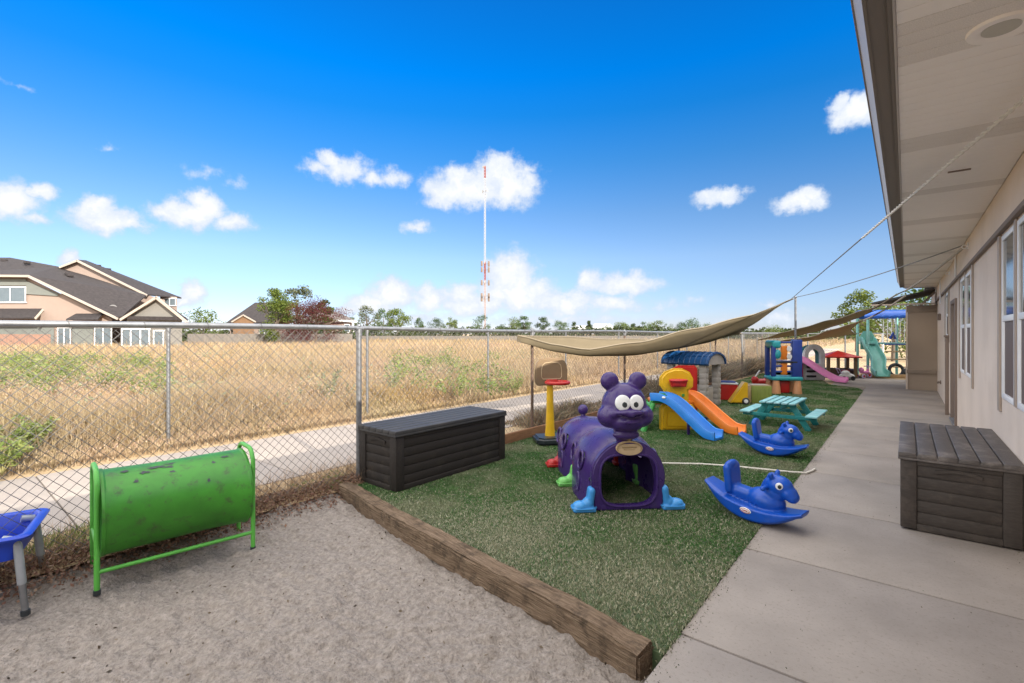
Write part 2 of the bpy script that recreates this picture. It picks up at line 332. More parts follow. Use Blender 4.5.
M_timber = mat('weathered_timber', (.105, .068, .042), .9, c2=(.31, .225, .155), scale=7, stretch=(.7, 13, 13), bump=1.0, bscale=11, bdist=.02, spec=.12, dust=(.075, .056, .04), dscale=9, dlo=.5, dhi=.68)
M_board = mat('edging_board', (.21, .105, .05), .9, .25, 6, stretch=(8, 1, 8), bump=.4, bscale=20)
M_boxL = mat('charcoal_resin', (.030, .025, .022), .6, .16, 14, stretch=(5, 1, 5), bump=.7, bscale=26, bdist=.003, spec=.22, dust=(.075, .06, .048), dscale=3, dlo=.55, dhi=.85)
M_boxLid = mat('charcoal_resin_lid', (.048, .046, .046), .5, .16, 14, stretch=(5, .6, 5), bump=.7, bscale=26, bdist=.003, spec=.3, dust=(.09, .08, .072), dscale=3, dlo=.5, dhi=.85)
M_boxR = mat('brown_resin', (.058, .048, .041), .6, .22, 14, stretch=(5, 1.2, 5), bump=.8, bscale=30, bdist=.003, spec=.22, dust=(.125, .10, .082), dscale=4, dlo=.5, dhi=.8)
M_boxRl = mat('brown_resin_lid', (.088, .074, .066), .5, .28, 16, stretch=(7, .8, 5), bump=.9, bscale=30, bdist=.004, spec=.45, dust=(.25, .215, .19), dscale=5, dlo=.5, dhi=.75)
def plastic(name, c, **k):
    a = dict(rough=.33, var=.16, scale=3, bump=.06, bscale=300, bdist=.002, spec=.42, dust=[x * .62 + .035 for x in c], dscale=7, dlo=.55, dhi=.8); a.update(k); return mat(name, c, **a)
P_blue = plastic('blue_plastic', (.006, .075, .44)); P_sky = plastic('sky_blue_plastic', (.05, .27, .62)); P_purple = plastic('purple_plastic', (.045, .021, .125), rough=.28)
P_dblue = plastic('dark_blue_plastic', (.025, .055, .27)); P_yellow = plastic('yellow_plastic', (.68, .40, .015)); P_red = plastic('red_plastic', (.46, .022, .018))
P_green = plastic('green_plastic', (.06, .32, .07)); P_lime = plastic('lime_plastic', (.14, .42, .10)); P_orange = plastic('orange_plastic', (.72, .20, .02))
P_teal = plastic('teal_plastic', (.03, .34, .38)); P_tan = plastic('tan_plastic', (.42, .31, .18)); P_brown = plastic('brown_plastic', (.20, .135, .075)); P_white = plastic('white_plastic', (.74, .74, .73))
P_black = plastic('black_plastic', (.025, .03, .034)); P_grey = plastic('grey_plastic', (.42, .41, .40)); P_stone = plastic('stone_grey_plastic', (.36, .325, .29)); P_pink = plastic('pink_plastic', (.72, .22, .48))
P_lblue = plastic('pale_blue_plastic', (.35, .58, .66)); P_tealg = plastic('sea_green_plastic', (.16, .42, .36)); P_olive = plastic('olive_plastic', (.22, .27, .06)); P_peach = plastic('peach_plastic', (.62, .30, .14)); P_roofblue = plastic('roof_blue_plastic', (.010, .065, .19))
P_lilac = plastic('lilac_plastic', (.50, .40, .62)); P_seatgrey = plastic('pale_grey_plastic', (.72, .75, .76))
M_tealwood = mat('teal_painted_wood', (.012, .20, .20), .6, .2, 10, stretch=(3, 3, 3), bump=.3, bscale=40, dust=(.10, .30, .29), dscale=8, dlo=.5, dhi=.85)
M_tealtop = mat('teal_worn_wood', (.14, .40, .42), .6, .2, 10, bump=.3, bscale=40, dust=(.40, .56, .58), dscale=8, dlo=.4, dhi=.8)
M_drum = mat('green_painted_steel', (.042, .23, .018), .42, .28, 3.5, spec=.45, dust=(.045, .11, .025), dscale=16, dlo=.53, dhi=.66, bump=.1, bscale=40)
M_drumwear = mat('worn_dark_metal', (.05, .055, .06), .6, .3, 20)
M_dark = mat('dark_void', (.012, .012, .012), .9)
M_rope = mat('white_rope', (.66, .62, .55), .9, .12, 60, stretch=(1, 1, 1), bump=.8, bscale=150)
M_ropeg = mat('grey_rope', (.22, .22, .22), .9, .12, 60)
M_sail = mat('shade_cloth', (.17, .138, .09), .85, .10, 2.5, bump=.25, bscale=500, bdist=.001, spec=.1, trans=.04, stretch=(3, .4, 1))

# ================================================================== ground, paths
HZN = 2500
g = MB(); g.face([(-HZN, -HZN, -.16), (HZN, -HZN, -.16), (HZN, HZN, -.16), (-HZN, HZN, -.16)]); g.build('ground', M_soil, kind='structure')
g = MB()
for x0, x1, y0, y1 in ((-HZN + 1, -7.25, -HZN + 1, HZN - 1), (-7.25, HZN - 1, 21.9, HZN - 1), (-5.05, -4.28, -9, 21.9), (-.9, .7, 20.6, 21.9)):
    g.face([(x0, y0, -.012), (x1, y0, -.012), (x1, y1, -.012), (x0, y1, -.012)])
g.build('field', M_soil, kind='structure')
# sand pit: a finely divided sheet with raked ridges and footprints
nx, ny = 300, 480
X, Y = np.meshgrid(np.linspace(-4.32, -.88, nx), np.linspace(-3.4, 2.6, ny))
def vnoise(X, Y, s, seed):
    r = np.random.default_rng(seed); G = r.random((64, 64)); x = X * s + 100; y = Y * s + 100
    xi = np.floor(x).astype(int); yi = np.floor(y).astype(int); fx = x - xi; fy = y - yi; fx = fx * fx * (3 - 2 * fx); fy = fy * fy * (3 - 2 * fy)
    q = lambda a, b: G[a % 64, b % 64]
    return (q(xi, yi) * (1 - fx) + q(xi + 1, yi) * fx) * (1 - fy) + (q(xi, yi + 1) * (1 - fx) + q(xi + 1, yi + 1) * fx) * fy - .5
Z = -.105 + .022 * vnoise(X, Y, 18, 13) + .016 * np.abs(vnoise(X * .3 + Y * .7, Y - X * .5, 30, 14)) + .03 * vnoise(X, Y, 1.4, 1) + .026 * vnoise(X, Y, 5, 2) + .020 * vnoise(X, Y, 12, 3) + .014 * vnoise(X * .45 + Y * .6, Y - X * .5, 24, 4) + .008 * vnoise(X, Y, 40, 5)
Z += .07 * np.clip((-3.9 - X) / .4, 0, 1) ** 2
V = np.stack([X, Y, Z], 2).reshape(-1, 3); i = np.arange(nx * ny).reshape(ny, nx)
F = np.stack([i[:-1, :-1], i[:-1, 1:], i[1:, 1:], i[1:, :-1]], 2).reshape(-1, 4)
o = np_mesh('sand', V, F, M_sand, kind='structure'); o.data.polygons.foreach_set('use_smooth', [True] * len(F))
# concrete path along the building, poured in slabs
g = MB(); ys = [-9, -3.9, -2.63, -1.36, -.09, 1.18, 2.45, 3.72] + [4.97 + 1.27 * k for k in range(10)] + [17.2]
for a, b in zip(ys[:-1], ys[1:]): g.bb(-.89, .66, a + .006, b - .006, -.15, 0, b=.009)
g.build('path', M_conc, kind='structure', ang=30)
g = MB()
for a, b in ((17.2, 19.1), (19.1, 20.6)): g.bb(-1.75 if a < 18 else -1.6, .66, a + .004, b - .004, -.15, .003, b=.006)
g.build('patio', M_conc, kind='structure')
g = MB()
yy = -10.0
while yy < 60: g.bb(-7.25, -5.05, yy + .005, yy + 1.795, -.1, .0, b=.008); yy += 1.8
g.build('sidewalk', M_walk, kind='structure')
# artificial turf
edge = [(-4.28, 2.72), (-.892, 2.22), (-.892, 15.9), (-1.05, 16.6), (-1.8, 17.3), (-2.3, 19.4), (-4.28, 20.5)]
g = MB(); g.prism(edge, .12, M=T(0, 0, -.116)); g.build('turf', M_turf, kind='structure')
def inside(P):
    x, y = P[:, 0], P[:, 1]; c = np.zeros(len(P), bool); n = len(edge)
    for i in range(n):
        (x0, y0), (x1, y1) = edge[i], edge[(i + 1) % n]
        c ^= ((y0 > y) != (y1 > y)) & (x < (x1 - x0) * (y - y0) / (y1 - y0 + 1e-9) + x0)
    return c
def scatter(n, x0, x1, y0, y1): return np.stack([x0 + (x1 - x0) * rng.random(n), y0 + (y1 - y0) * rng.random(n), np.zeros(n)], 1)
TURFC = [(.026, .088, .018), (.05, .15, .030), (.08, .20, .045), (.045, .125, .028), (.14, .22, .085)]
M_blade = leafmat('turf_blades', TURFC, .5, .15, patch=[((.34, .31, .21), 1.3, .47, .62, .62), ((.30, .29, .19), 26, .55, .68, .7)])
M_bladew = leafmat('turf_blades_worn', [(.10, .14, .055), (.46, .43, .31), (.28, .28, .17), (.54, .50, .38), (.17, .20, .09)], .6, .15)
P = np.concatenate([scatter(150000, -4.3, -.88, 2.1, 5), scatter(150000, -4.3, -.88, 5, 9.5), scatter(100000, -4.3, -.88, 9.5, 20.5)]); P = P[inside(P - [.012, 0, 0])]; P[:, 2] = .004
dd = np.hypot(P[:, 0], P[:, 1]); worn = rng.random(len(P)) < np.clip(1.25 - (dd - 2.3) / 2.1, .05, .92) * (.45 + 1.2 * np.clip(vnoise(P[:, 0], P[:, 1], 2.2, 9) + .5, 0, 1))
for nm, sel, m in (('turf_blades', ~worn, M_blade), ('worn_turf_blades', worn, M_bladew)):
    Q = P[sel]; w = .0022 + .0011 * np.hypot(Q[:, 0], Q[:, 1]); h = .008 + .009 * rng.random(len(Q))
    V, F = blades(Q, h, w, 1.3); np_mesh(nm, V, F, m, kind='stuff', label='short green artificial turf pile' if nm[0] == 't' else 'worn straw coloured turf pile near the timber')

# ================================================================== daycare building
B = thing('daycare_building', 'long beige stucco building with white windows and deep soffit along the concrete path', 'building', (.65, 4, 0))
def wb(mb): mb.bm.transform(Matrix.Translation((-.65, -4, 0))); return mb
WIN = [(4.52, 5.16, .97, 2.36), (5.28, 5.92, .97, 2.36), (8.50, 9.20, .95, 2.34), (9.32, 10.02, .95, 2.34), (12.75, 13.5, 1.47, 2.34), (1.2, 2.0, .97, 2.36)]
DOOR = (10.83, 11.72, .03, 2.08)
g = MB(); ops = sorted(WIN + [DOOR]); y = -9.0
for (a, b, z0, z1) in ops:
    g.bb(.65, .85, y, a, -.1, 2.9); g.bb(.65, .85, a, b, -.1, z0); g.bb(.65, .85, a, b, z1, 2.9); y = b
g.bb(.65, .85, y, 17.2, -.1, 2.9); g.bb(.85, 9, -9, -8.8, -.1, 2.9); g.bb(.85, 9, 17, 17.2, -.1, 2.9); g.bb(8.8, 9, -8.8, 17, -.1, 2.9)
wall = wb(g).build('wall', M_stucco, B)
g = MB(); g.bb(.625, .649, -9, 17.2, 2.43, 2.765); wb(g).build('frieze', M_stucco, B)
g = MB(); g.bb(.612, .648, -9, 17.198, 2.385, 2.428, b=.004); wb(g).build('trim_band', M_trimd, B)
for (a, b) in ((4.40, 6.04), (8.30, 10.15), (12.6, 13.65), (1.08, 2.12)):
    z0 = .84 if a != 12.6 else 1.36
    for yy in (a, b): g = MB(); g.bb(.632, .649, yy - .055, yy + .055, z0, 2.384, b=.004); wb(g).build('window_trim', M_trim, B)
    if a != 12.6 and a > 2: g = MB(); g.bb(.634, .649, (a + b) / 2 - .04, (a + b) / 2 + .04, .97, 2.384, b=.003); wb(g).build('mullion', M_trim, B)
for (a, b, z0, z1) in WIN:
    g = MB(); f = .045
    for q in ((a, a + f, z0, z1), (b - f, b, z0, z1), (a + f, b - f, z0, z0 + f), (a + f, b - f, z1 - f, z1)): g.bb(.640, .662, *q, b=.005)
    w = wb(g).build('window', M_white, B)
    zm = z0 + (z1 - z0) * .49
    g = MB(); g.bb(.642, .664, a + f + .001, b - f - .001, zm - .025, zm + .025, b=.004); 
    g.bb(.648, .664, a + f + .001, a + f + .022, z0 + f, zm - .026, b=.003); g.bb(.648, .664, b - f - .022, b - f - .001, z0 + f, zm - .026, b=.003)
    wb(g).build('sash', M_white, w)
    g = MB(); g.bb(.653, .658, a + f, b - f, zm + .026, z1 - f); wb(g).build('pane', M_glass, w)
    g = MB(); g.bb(.654, .658, a + f + .022, b - f - .022, z0 + f, zm - .026); wb(g).build('screen', M_screen, w)
a, b, z0, z1 = DOOR
g = MB(); g.bb(.70, .74, a + .05, b - .05, z0, z1 - .04, b=.003)
d = wb(g).build('door', M_white, B)
g = MB()
for q in ((a - .09, a + .045, 0, z1 + .03), (b - .045, b + .09, 0, z1 + .03), (a + .046, b - .046, z1 - .035, z1 + .03)): g.bb(.62, .71, *q, b=.004)
wb(g).build('frame', M_trimd, d)
g = MB(); g.cyl((.685, a + .13, 1.0), .028, .02, (0, rad(90), 0)); g.tube([(.69, a + .13, 1.0), (.645, a + .13, 1.0), (.635, a + .15, 1.0), (.635, a + .25, .995)], .010)
wb(g).build('handle', M_steel, d); g = MB(); g.cyl((.69, a + .13, 1.14), .026, .03, (0, rad(90), 0)); wb(g).build('deadbolt', M_steel, d)
g = MB(); g.bb(.60, .72, a, b, .002, .03, b=.004); wb(g).build('threshold', M_steel, d)
# soffit in strips across, every fourth board perforated
g = MB(); vents = [(2.48, 2.86), (4.02, 4.27), (5.45, 5.70), (6.9, 7.15), (8.35, 8.6), (9.8, 10.05), (11.25, 11.5), (12.7, 12.95), (14.2, 14.45), (15.6, 15.85), (.95, 1.25), (-.5, -.2)]
yy = -3.0; grp = []
def flush():
    global grp
    if grp:
        t = MB()
        for q in grp: t.bb(-.03, .624, q + .0025, q + .0995, 2.768, 2.79, b=.0025)
        t.bb(-.03, .624, grp[0], grp[-1] + .1, 2.785, 2.7895)
        wb(t).build('vented_panel', M_vent, B, ang=20); grp = []
while yy < 17.1:
    if any(p <= yy + .05 <= q for p, q in vents): grp.append(yy)
    else: flush(); g.bb(-.03, .624, yy + .0025, yy + .0995, 2.768, 2.79, b=.0025)
    yy += .1
g.bb(-.03, .624, -3, 17.19, 2.791, 2.80)
wb(g).build('soffit', M_soffit, B, ang=20)
LX, LY = .30, 2.78
g = MB(); g.lathe([(.062, -.004), (.075, -.012), (.104, -.010), (.108, 0), (.108, .003), (.062, .003)], M=T(LX, LY, 2.766)); 
lt = wb(g).build('soffit_light', M_soffit, B)
g = MB(); g.cyl((LX, LY, 2.763), .06, .006, n=32); wb(g).build('lens', mat('lamp_lens', (.50, .47, .40), .35, .05), lt)
g = MB(); g.bb(.25, .38, 5.0, 5.025, 2.760, 2.767); wb(g).build('soffit_vent', M_trimd, B)
# gutter, fascia, roof
prof = [(-.182, 2.925), (-.176, 2.93), (-.165, 2.90), (-.130, 2.80), (-.128, 2.792)]
g = MB(); g.sweep([(p[0], p[1]) for p in prof] + [(p[0] + .004, p[1] + .004) for p in prof[::-1]], [(0, -9, 0), (0, 17.0, 0)], side=(1, 0, 0)); 
gu = wb(g).build('gutter', M_gutter, B, ang=15)
g = MB(); g.bb(-.127, -.058, -9, 17.0, 2.788, 2.793); g.bb(-.057, -.040, -9, 17.0, 2.772, 2.93); g.bb(-.131, -.119, -9, 17.0, 2.784, 2.787)
wb(g).build('fascia', M_gutterd, B)
g = MB(); g.bb(-.040, -.0305, -9, 17.0, 2.762, 2.80, b=.002); wb(g).build('soffit_channel', M_gutter, B)
g = MB(); prof = [(-.155, 2.945), (4.8, 4.35), (9.8, 2.94), (9.8, 2.90), (4.8, 4.31), (-.155, 2.905)]
g.sweep(prof, [(0, -9.3, 0), (0, 17.3, 0)], side=(1, 0, 0)); wb(g).build('roof', M_shingle, B)
# bump-out at the far end with its own small porch roof
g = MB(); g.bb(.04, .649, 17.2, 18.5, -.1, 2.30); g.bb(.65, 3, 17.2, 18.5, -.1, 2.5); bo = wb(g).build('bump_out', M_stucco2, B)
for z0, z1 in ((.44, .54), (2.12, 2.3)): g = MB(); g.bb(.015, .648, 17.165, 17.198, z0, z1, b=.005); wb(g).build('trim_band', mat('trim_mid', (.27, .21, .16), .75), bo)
g = MB(); g.prism([(-.75, 2.40), (.60, 2.72), (.60, 2.67), (-.75, 2.345)], 2.0, M=T(0, 18.9, 0, rad(90))); wb(g).build('porch_roof', M_shingle, B)
g = MB(); g.bb(-.77, .60, 16.86, 16.9, 2.30, 2.345, b=.004); wb(g).build('porch_beam', M_trim, B); g = MB(); g.bb(-.005, .035, 17.18, 17.2, .0, 2.3); wb(g).build('corner_trim', M_stucco, B)
g = MB(); g.bb(.66, 9, 17.201, 21.5, -.1, 2.9); wb(g).build('shadow_wing', M_stucco2, B)  # unseen wing and roof added so the building's shadow reaches the far playhouse
g = MB(); g.sweep([(.45, 2.96), (4.8, 4.345), (9.8, 2.945), (9.8, 2.91), (4.8, 4.3), (.45, 2.91)], [(0, 17.31, 0), (0, 21.8, 0)], side=(1, 0, 0)); wb(g).build('shadow_wing_roof', M_shingle, B)
g = MB(); g.box((.42, 16.98, 2.42), (.05, .05, .55), (0, rad(40), 0)); wb(g).build('brace', M_trimd, B)
# fittings on the wall
g = MB(); g.box((.62, 15.5, 1.93), (.06, .12, .16), b=.01); wb(g).build('wall_light', M_trimd, B)
g = MB(); g.tube([(.66, 15.4, .37), (.60, 15.4, .37), (.58, 15.4, .34)], .022); g.cyl((.64, 15.4, .37), .045, .02, (0, rad(90), 0)); wb(g).build('hose_tap', M_trimd, B)
for cx, cy, cz in ((.61, 10.4, 2.43), (.60, 14.6, 2.2)): g = MB(); g.tube([(cx, cy, 2.76), (cx, cy, cz)], .012); wb(g).build('conduit', M_white, B)
for hy, hz in ((8.56, 2.66), (11.9, 2.64)):
    g = MB(); g.box((.62, hy, hz), (.012, .05, .08), b=.003); g.torus((.585, hy, hz - .01), .022, .006, (rad(90), 0, 0)); wb(g).build('eye_hook', M_white, B)
g = MB(); g.bb(.57, .625, 12.2, 12.27, 0, 1.46, b=.006); g.bb(.555, .63, 12.18, 12.29, 1.46, 1.50, b=.005)
g.build('wooden_post', M_trimd, label='slim dark brown waist-high post standing against the beige wall past the door', cat='post')

# ================================================================== timber, edging, fences
a, b = Vector((-4.33, 2.66, 0)), Vector((-.95, 2.19, 0)); ln = (b - a).length
t = bmesh.new(); bmesh.ops.create_cube(t, size=1, matrix=Matrix.Diagonal((ln, .145, .165, 1))); bmesh.ops.bevel(t, geom=list(t.edges), offset=.012, segments=2, affect='EDGES')
bmesh.ops.subdivide_edges(t, edges=[e for e in t.edges if e.calc_length() > 1], cuts=60)
for v in t.verts:
    x = v.co.x + ln / 2
    v.co.y += .012 * math.sin(x * 3.1) + random.uniform(-.004, .004); v.co.z += (.010 * math.sin(x * 4.3 + 1) + random.uniform(-.004, .004)) * (1 if v.co.z > 0 else .3)
    if x > ln - .25 and v.co.z > 0: v.co.z -= random.uniform(0, .03) * (x - ln + .25) / .25
g = MB(); g._merge(t); o = g.build('timber_beam', M_timber, label='long weathered wooden sleeper dividing the sand from the turf', cat='timber', loc=(*((a + b) / 2)[:2], -.045)); o.rotation_euler.z = math.atan2((b - a).y, (b - a).x)
g = MB()
for y0 in (4.75, 8.4, 12.05): g.bb(-4.30, -4.255, y0, y0 + 3.64, -.1, .15 + .01 * math.sin(y0), b=.006)
tag(g.build('edging_board', M_board), 'low red-brown board edging the turf along the foot of the near fence', 'edging board')

def chainlink(x, y0, y1, z0, z1, pitch, r, n=4, off=.003):
    """woven wire as two crossing families of straight wires in the plane X = x"""
    V = []; F = []; h = z1 - z0; k = int((y1 - y0 + h) / pitch); dirs = ((1, off), (-1, -off))
    for sgn, o_ in dirs:
        for i in range(k + 1):
            yb = (y0 - h + i * pitch) if sgn > 0 else (y0 + i * pitch)
            s0, s1 = 0, h
            for (e0, e1) in (((y0 - yb) / sgn, (y1 - yb) / sgn),):
                lo, hi = min(e0, e1), max(e0, e1); s0 = max(s0, lo); s1 = min(s1, hi)
            if s1 - s0 < .02: continue
            a_ = np.array([x + o_, yb + sgn * s0, z0 + s0]); b_ = np.array([x + o_, yb + sgn * s1, z0 + s1])
            p = np.array([1, 0, 0]) * r; q = np.array([0, -sgn, 1]) / math.sqrt(2) * r
            base = len(V); R_ = [p, q, -p, -q] if n == 4 else [p, q, -(p + q) * .7]
            V += [a_ + w for w in R_] + [b_ + w for w in R_]
            for j in range(n): F.append((base + j, base + (j + 1) % n, base + n + (j + 1) % n, base + n + j))
    return V, F
FX = -4.4
fe = thing('chain_link_fence', 'galvanised chain link fence with top rail bordering the play yard, nearer of two', 'fence', (FX, 2.9, 0))
def fb(mb, x=FX, y=2.9): mb.bm.transform(Matrix.Translation((-x, -y, 0))); return mb
V, F = chainlink(FX + .03, -3.5, 24.5, .01, 1.55, .078, .00185); np_mesh('wire_mesh', np.array(V) - [FX, 2.9, 0], F, M_wire, fe)
g = MB(); g.tube([(FX, y, 1.578 - .0022 * (y - 3) + .01 * math.sin(y * .9)) for y in np.linspace(-3.5, 24.5, 60)], .021, 12); fb(g).build('top_rail', M_steel, fe)
for i, py in enumerate([-.15, 2.89, 5.89, 9.0, 12.0, 15.0, 18.0, 21.0, 24.0]):
    g = MB(); m = M_steel if i < 2 else M_rustpost
    zt = 1.576 - .0022 * (py - 3)
    g.tube([(FX, py, -.05), (FX, py, zt - .05)], .028 if i < 2 else .022, 12)
    p = fb(g).build('post', m, fe, label=None)
    g = MB(); g.tube([(FX, py - .045, zt), (FX, py + .045, zt)], .027, 12); g.cyl((FX, py, zt - .04), .034 if i < 2 else .028, .07, n=14); g.ell((FX, py, zt + .03), (.022, .022, .018)); fb(g).build('loop_cap', M_steel, p)
tie0 = None
for yy in np.arange(-.2, 22, .42):
    zt = 1.578 - .0022 * (yy - 3) + .01 * math.sin(yy * .9)
    if tie0 is None:
        g = MB(); n_ = 26; g.tube([(.024 * math.sin(q), .004 * q, .024 * math.cos(q)) for q in np.linspace(-3.0, 3.4, n_)] + [(.012, .02, -.05)], .002, 5); tie0 = g.build('wire_tie', M_wire, fe)
    else: c = tie0.copy(); COL.objects.link(c); c.parent = fe; tie = c
    (tie0 if yy < 0 else tie).location = (0, yy - 2.9, zt)
FX2 = -7.8
fe2 = thing('chain_link_fence', 'galvanised chain link fence beyond the sidewalk against the dry grass field, farther of two', 'fence', (FX2, 2.9, 0))
V, F = chainlink(FX2 + .03, -5, 45, .0, 1.58, .10, .0017, 3); np_mesh('wire_mesh', np.array(V) - [FX2, 2.9, 0], F, M_wire, fe2)
g = MB(); g.tube([(FX2, y, 1.615) for y in np.linspace(-5, 45, 40)], .021, 10); fb(g, FX2).build('top_rail', M_steel, fe2)
for py in [-1.0, 2.16, 5.3, 8.67, 12.1, 15.5, 18.9, 22.3, 25.7, 29, 32.4, 35.8, 39.2, 42.6]:
    g = MB(); g.tube([(FX2, py, -.05), (FX2, py, 1.59)], .024, 10); p = fb(g, FX2).build('post', M_steel, fe2)
    g = MB(); g.tube([(FX2, py - .04, 1.615), (FX2, py + .04, 1.615)], .027, 10); g.cyl((FX2, py, 1.57), .029, .06, n=12); fb(g, FX2).build('loop_cap', M_steel, p)
# fence closing the yard at the far end
fe3 = thing('chain_link_fence', 'short chain link fence closing the yard end behind the red roofed playhouse', 'fence', (-2.6, 23.6, 0))
def tr(mb, x, y): mb.bm.transform(Matrix.Translation((-x, -y, 0))); return mb
V, F = chainlink(0, -1.8, 1.9, 0, 1.5, .1, .0017, 3); V = np.array(V); np_mesh('wire_mesh', np.stack([V[:, 1], V[:, 0], V[:, 2]], 1), F, M_wire, fe3)
g = MB(); g.tube([(-1.8, 0, 1.53), (1.9, 0, 1.53)], .021, 10); g.build('top_rail', M_steel, fe3)
for px in (-.6, .7, 1.9):
    g = MB(); g.tube([(px, 0, -.05), (px, 0, 1.55)], .028 if px < 1.5 else .04, 10); g.build('post', M_steel if px < 1.5 else M_white, fe3)

# ================================================================== storage boxes
def storage_box(label, loc, rz, Ln, Wd, H, m, ml):
    r = thing('storage_box', label, 'storage box', loc, rz, 'resin deck boxes')
    l2, w2 = Ln / 2, Wd / 2; hb = H - .055
    for sx in (-1, 1):
        for sy in (-1, 1):
            g = MB(); g.box((sx * (l2 - .05), sy * (w2 - .05), hb / 2 + .005), (.10, .10, hb - .01), b=.008); g.build('corner_post', m, r)
    zs = np.linspace(.055, hb - .035, 6)
    for s in (-1, 1):
        g = MB(); g.box((0, s * (w2 - .035), hb / 2), (Ln - .2, .03, hb - .04)); g.box((0, s * (w2 - .02), .03), (Ln - .2, .035, .05), b=.004); g.box((0, s * (w2 - .02), hb - .02), (Ln - .2, .035, .035), b=.004)
        for a, b in zip(zs[:-1], zs[1:]): g.box((0, s * (w2 - .022), (a + b) / 2), (Ln - .202, .02, b - a - .006), b=.005)
        g.build('side_panel', m, r)
        g = MB(); g.box((s * (l2 - .035), 0, hb / 2), (.03, Wd - .2, hb - .04)); g.box((s * (l2 - .02), 0, .03), (.035, Wd - .2, .05), b=.004); g.box((s * (l2 - .02), 0, hb - .02), (.035, Wd - .2, .035), b=.004)
        for a, b in zip(zs[:-1], zs[1:]): g.box((s * (l2 - .022), 0, (a + b) / 2), (.02, Wd - .202, b - a - .006), b=.005)
        e = g.build('end_panel', m, r)
        g = MB(); g.sweep([(-.014, -.012), (.014, -.012), (.014, .012), (-.014, .012)], [(s * (l2 - .012), y, hb - .055 - .022 * math.cos(y / .13 * 1.57) * -1 - .02) for y in np.linspace(-.13, .13, 13)], side=(1, 0, 0)); g.build('handle', m, e)
    g = MB(); k = 6; pw = (Wd + .03) / k
    for i in range(k): g.box((0, -(Wd + .03) / 2 + pw * (i + .5), H - .022), (Ln + .03, pw - .007, .04), b=.007)
    g.box((0, 0, H - .033), (Ln + .02, Wd + .02, .026)); g.box((0, 0, H - .05), (Ln + .028, Wd + .028, .018), b=.004)
    g.build('lid', ml, r)
    return r
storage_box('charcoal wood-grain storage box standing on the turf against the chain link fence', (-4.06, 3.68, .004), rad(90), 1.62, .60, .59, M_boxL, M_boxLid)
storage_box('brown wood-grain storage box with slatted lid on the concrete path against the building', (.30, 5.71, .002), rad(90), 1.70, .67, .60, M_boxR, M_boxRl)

# ================================================================== green drum on its frame
r = thing('drum_tunnel', 'scuffed green metal drum lying sideways in a tubular frame on the sand', 'play drum', (-4.04, 1.17, -.1), rad(-7))
X = T(0, 0, .455, rad(90), 0, 0)
g = MB(); g.lathe([(.262, -.425), (.276, -.425), (.278, -.41), (.270, -.40), (.270, -.14), (.2705, 0), (.270, .14), (.270, .40), (.278, .41), (.276, .425), (.262, .425), (.262, -.425)], M=X, n=64, cap=False)
for v in g.bm.verts: v.co.x += .004 * math.sin(v.co.y * 11 + v.co.z * 9); v.co.z += .004 * math.sin(v.co.y * 8 + v.co.x * 12)
dr = g.build('drum', M_drum, r)
for rot, y0, ln, a in ((72, -.3, .05, 6), (55, -.05, .035, 7), (60, .2, .03, 8), (48, -.25, .03, 9), (30, .15, .02, 10), (70, .28, .05, 11), (66, -.02, .16, 1), (70, -.13, .10, 2), (58, .1, .05, 3), (62, -.2, .06, 4), (74, .02, .20, 5)):
    g = MB(); t = bmesh.new(); rr = random.Random(a); n = 9
    up = [];dn = []
    for i in range(n + 1):
        y = y0 + ln * (i / n - .5); w = (.010 + .014 * rr.random()) * math.sin(math.pi * (i + .3) / (n + .6)) / .27
        up.append((.2725, rad(rot) + w, y)); dn.append((.2725, rad(rot) - w * rr.random(), y))
    q = [Vector((p[0] * math.cos(p[1]), p[2], .455 + p[0] * math.sin(p[1]))) for p in up + dn[::-1]]
    c = [t.verts.new(p) for p in q]
    for i in range(n): t.faces.new((c[i], c[i + 1], c[2 * n - i], c[2 * n + 1 - i]))
    g._merge(t); g.build('scrape', M_drumwear, dr)
for y in (-.445, .445):
    g = MB(); pts = [(.19, y, 0), (.19, y, .60)] + [(.19 - .11 + .11 * math.cos(q), y, .645 + .11 * math.sin(q)) for q in np.linspace(0, math.pi / 2, 7)] + [(-.08 + .11 * math.cos(q), y, .645 + .11 * math.sin(q)) for q in np.linspace(math.pi / 2, math.pi, 7)] + [(-.19, y, .60), (-.19, y, 0)]
    g.tube(pts, .0155, 12); h = g.build('hoop_frame', mat('green_frame', (.10, .40, .06), .4, .14, 8, dust=(.14, .12, .07), dscale=20, dlo=.6, dhi=.75), r)
    for fx in (.19, -.19): g = MB(); g.cyl((fx, y, .012), .02, .03, n=14); g.build('foot_cap', P_black, h)
    g = MB(); g.tube([(-.19, y, .30), (.19, y, .30)], .012, 8); g.build('cross_bar', MATS['green_frame'], h)
for x in (-.19, .19):
    g = MB(); g.tube([(x, -.445, .135), (x, .445, .135)], .013, 10); g.build('rail', MATS['green_frame'], r)

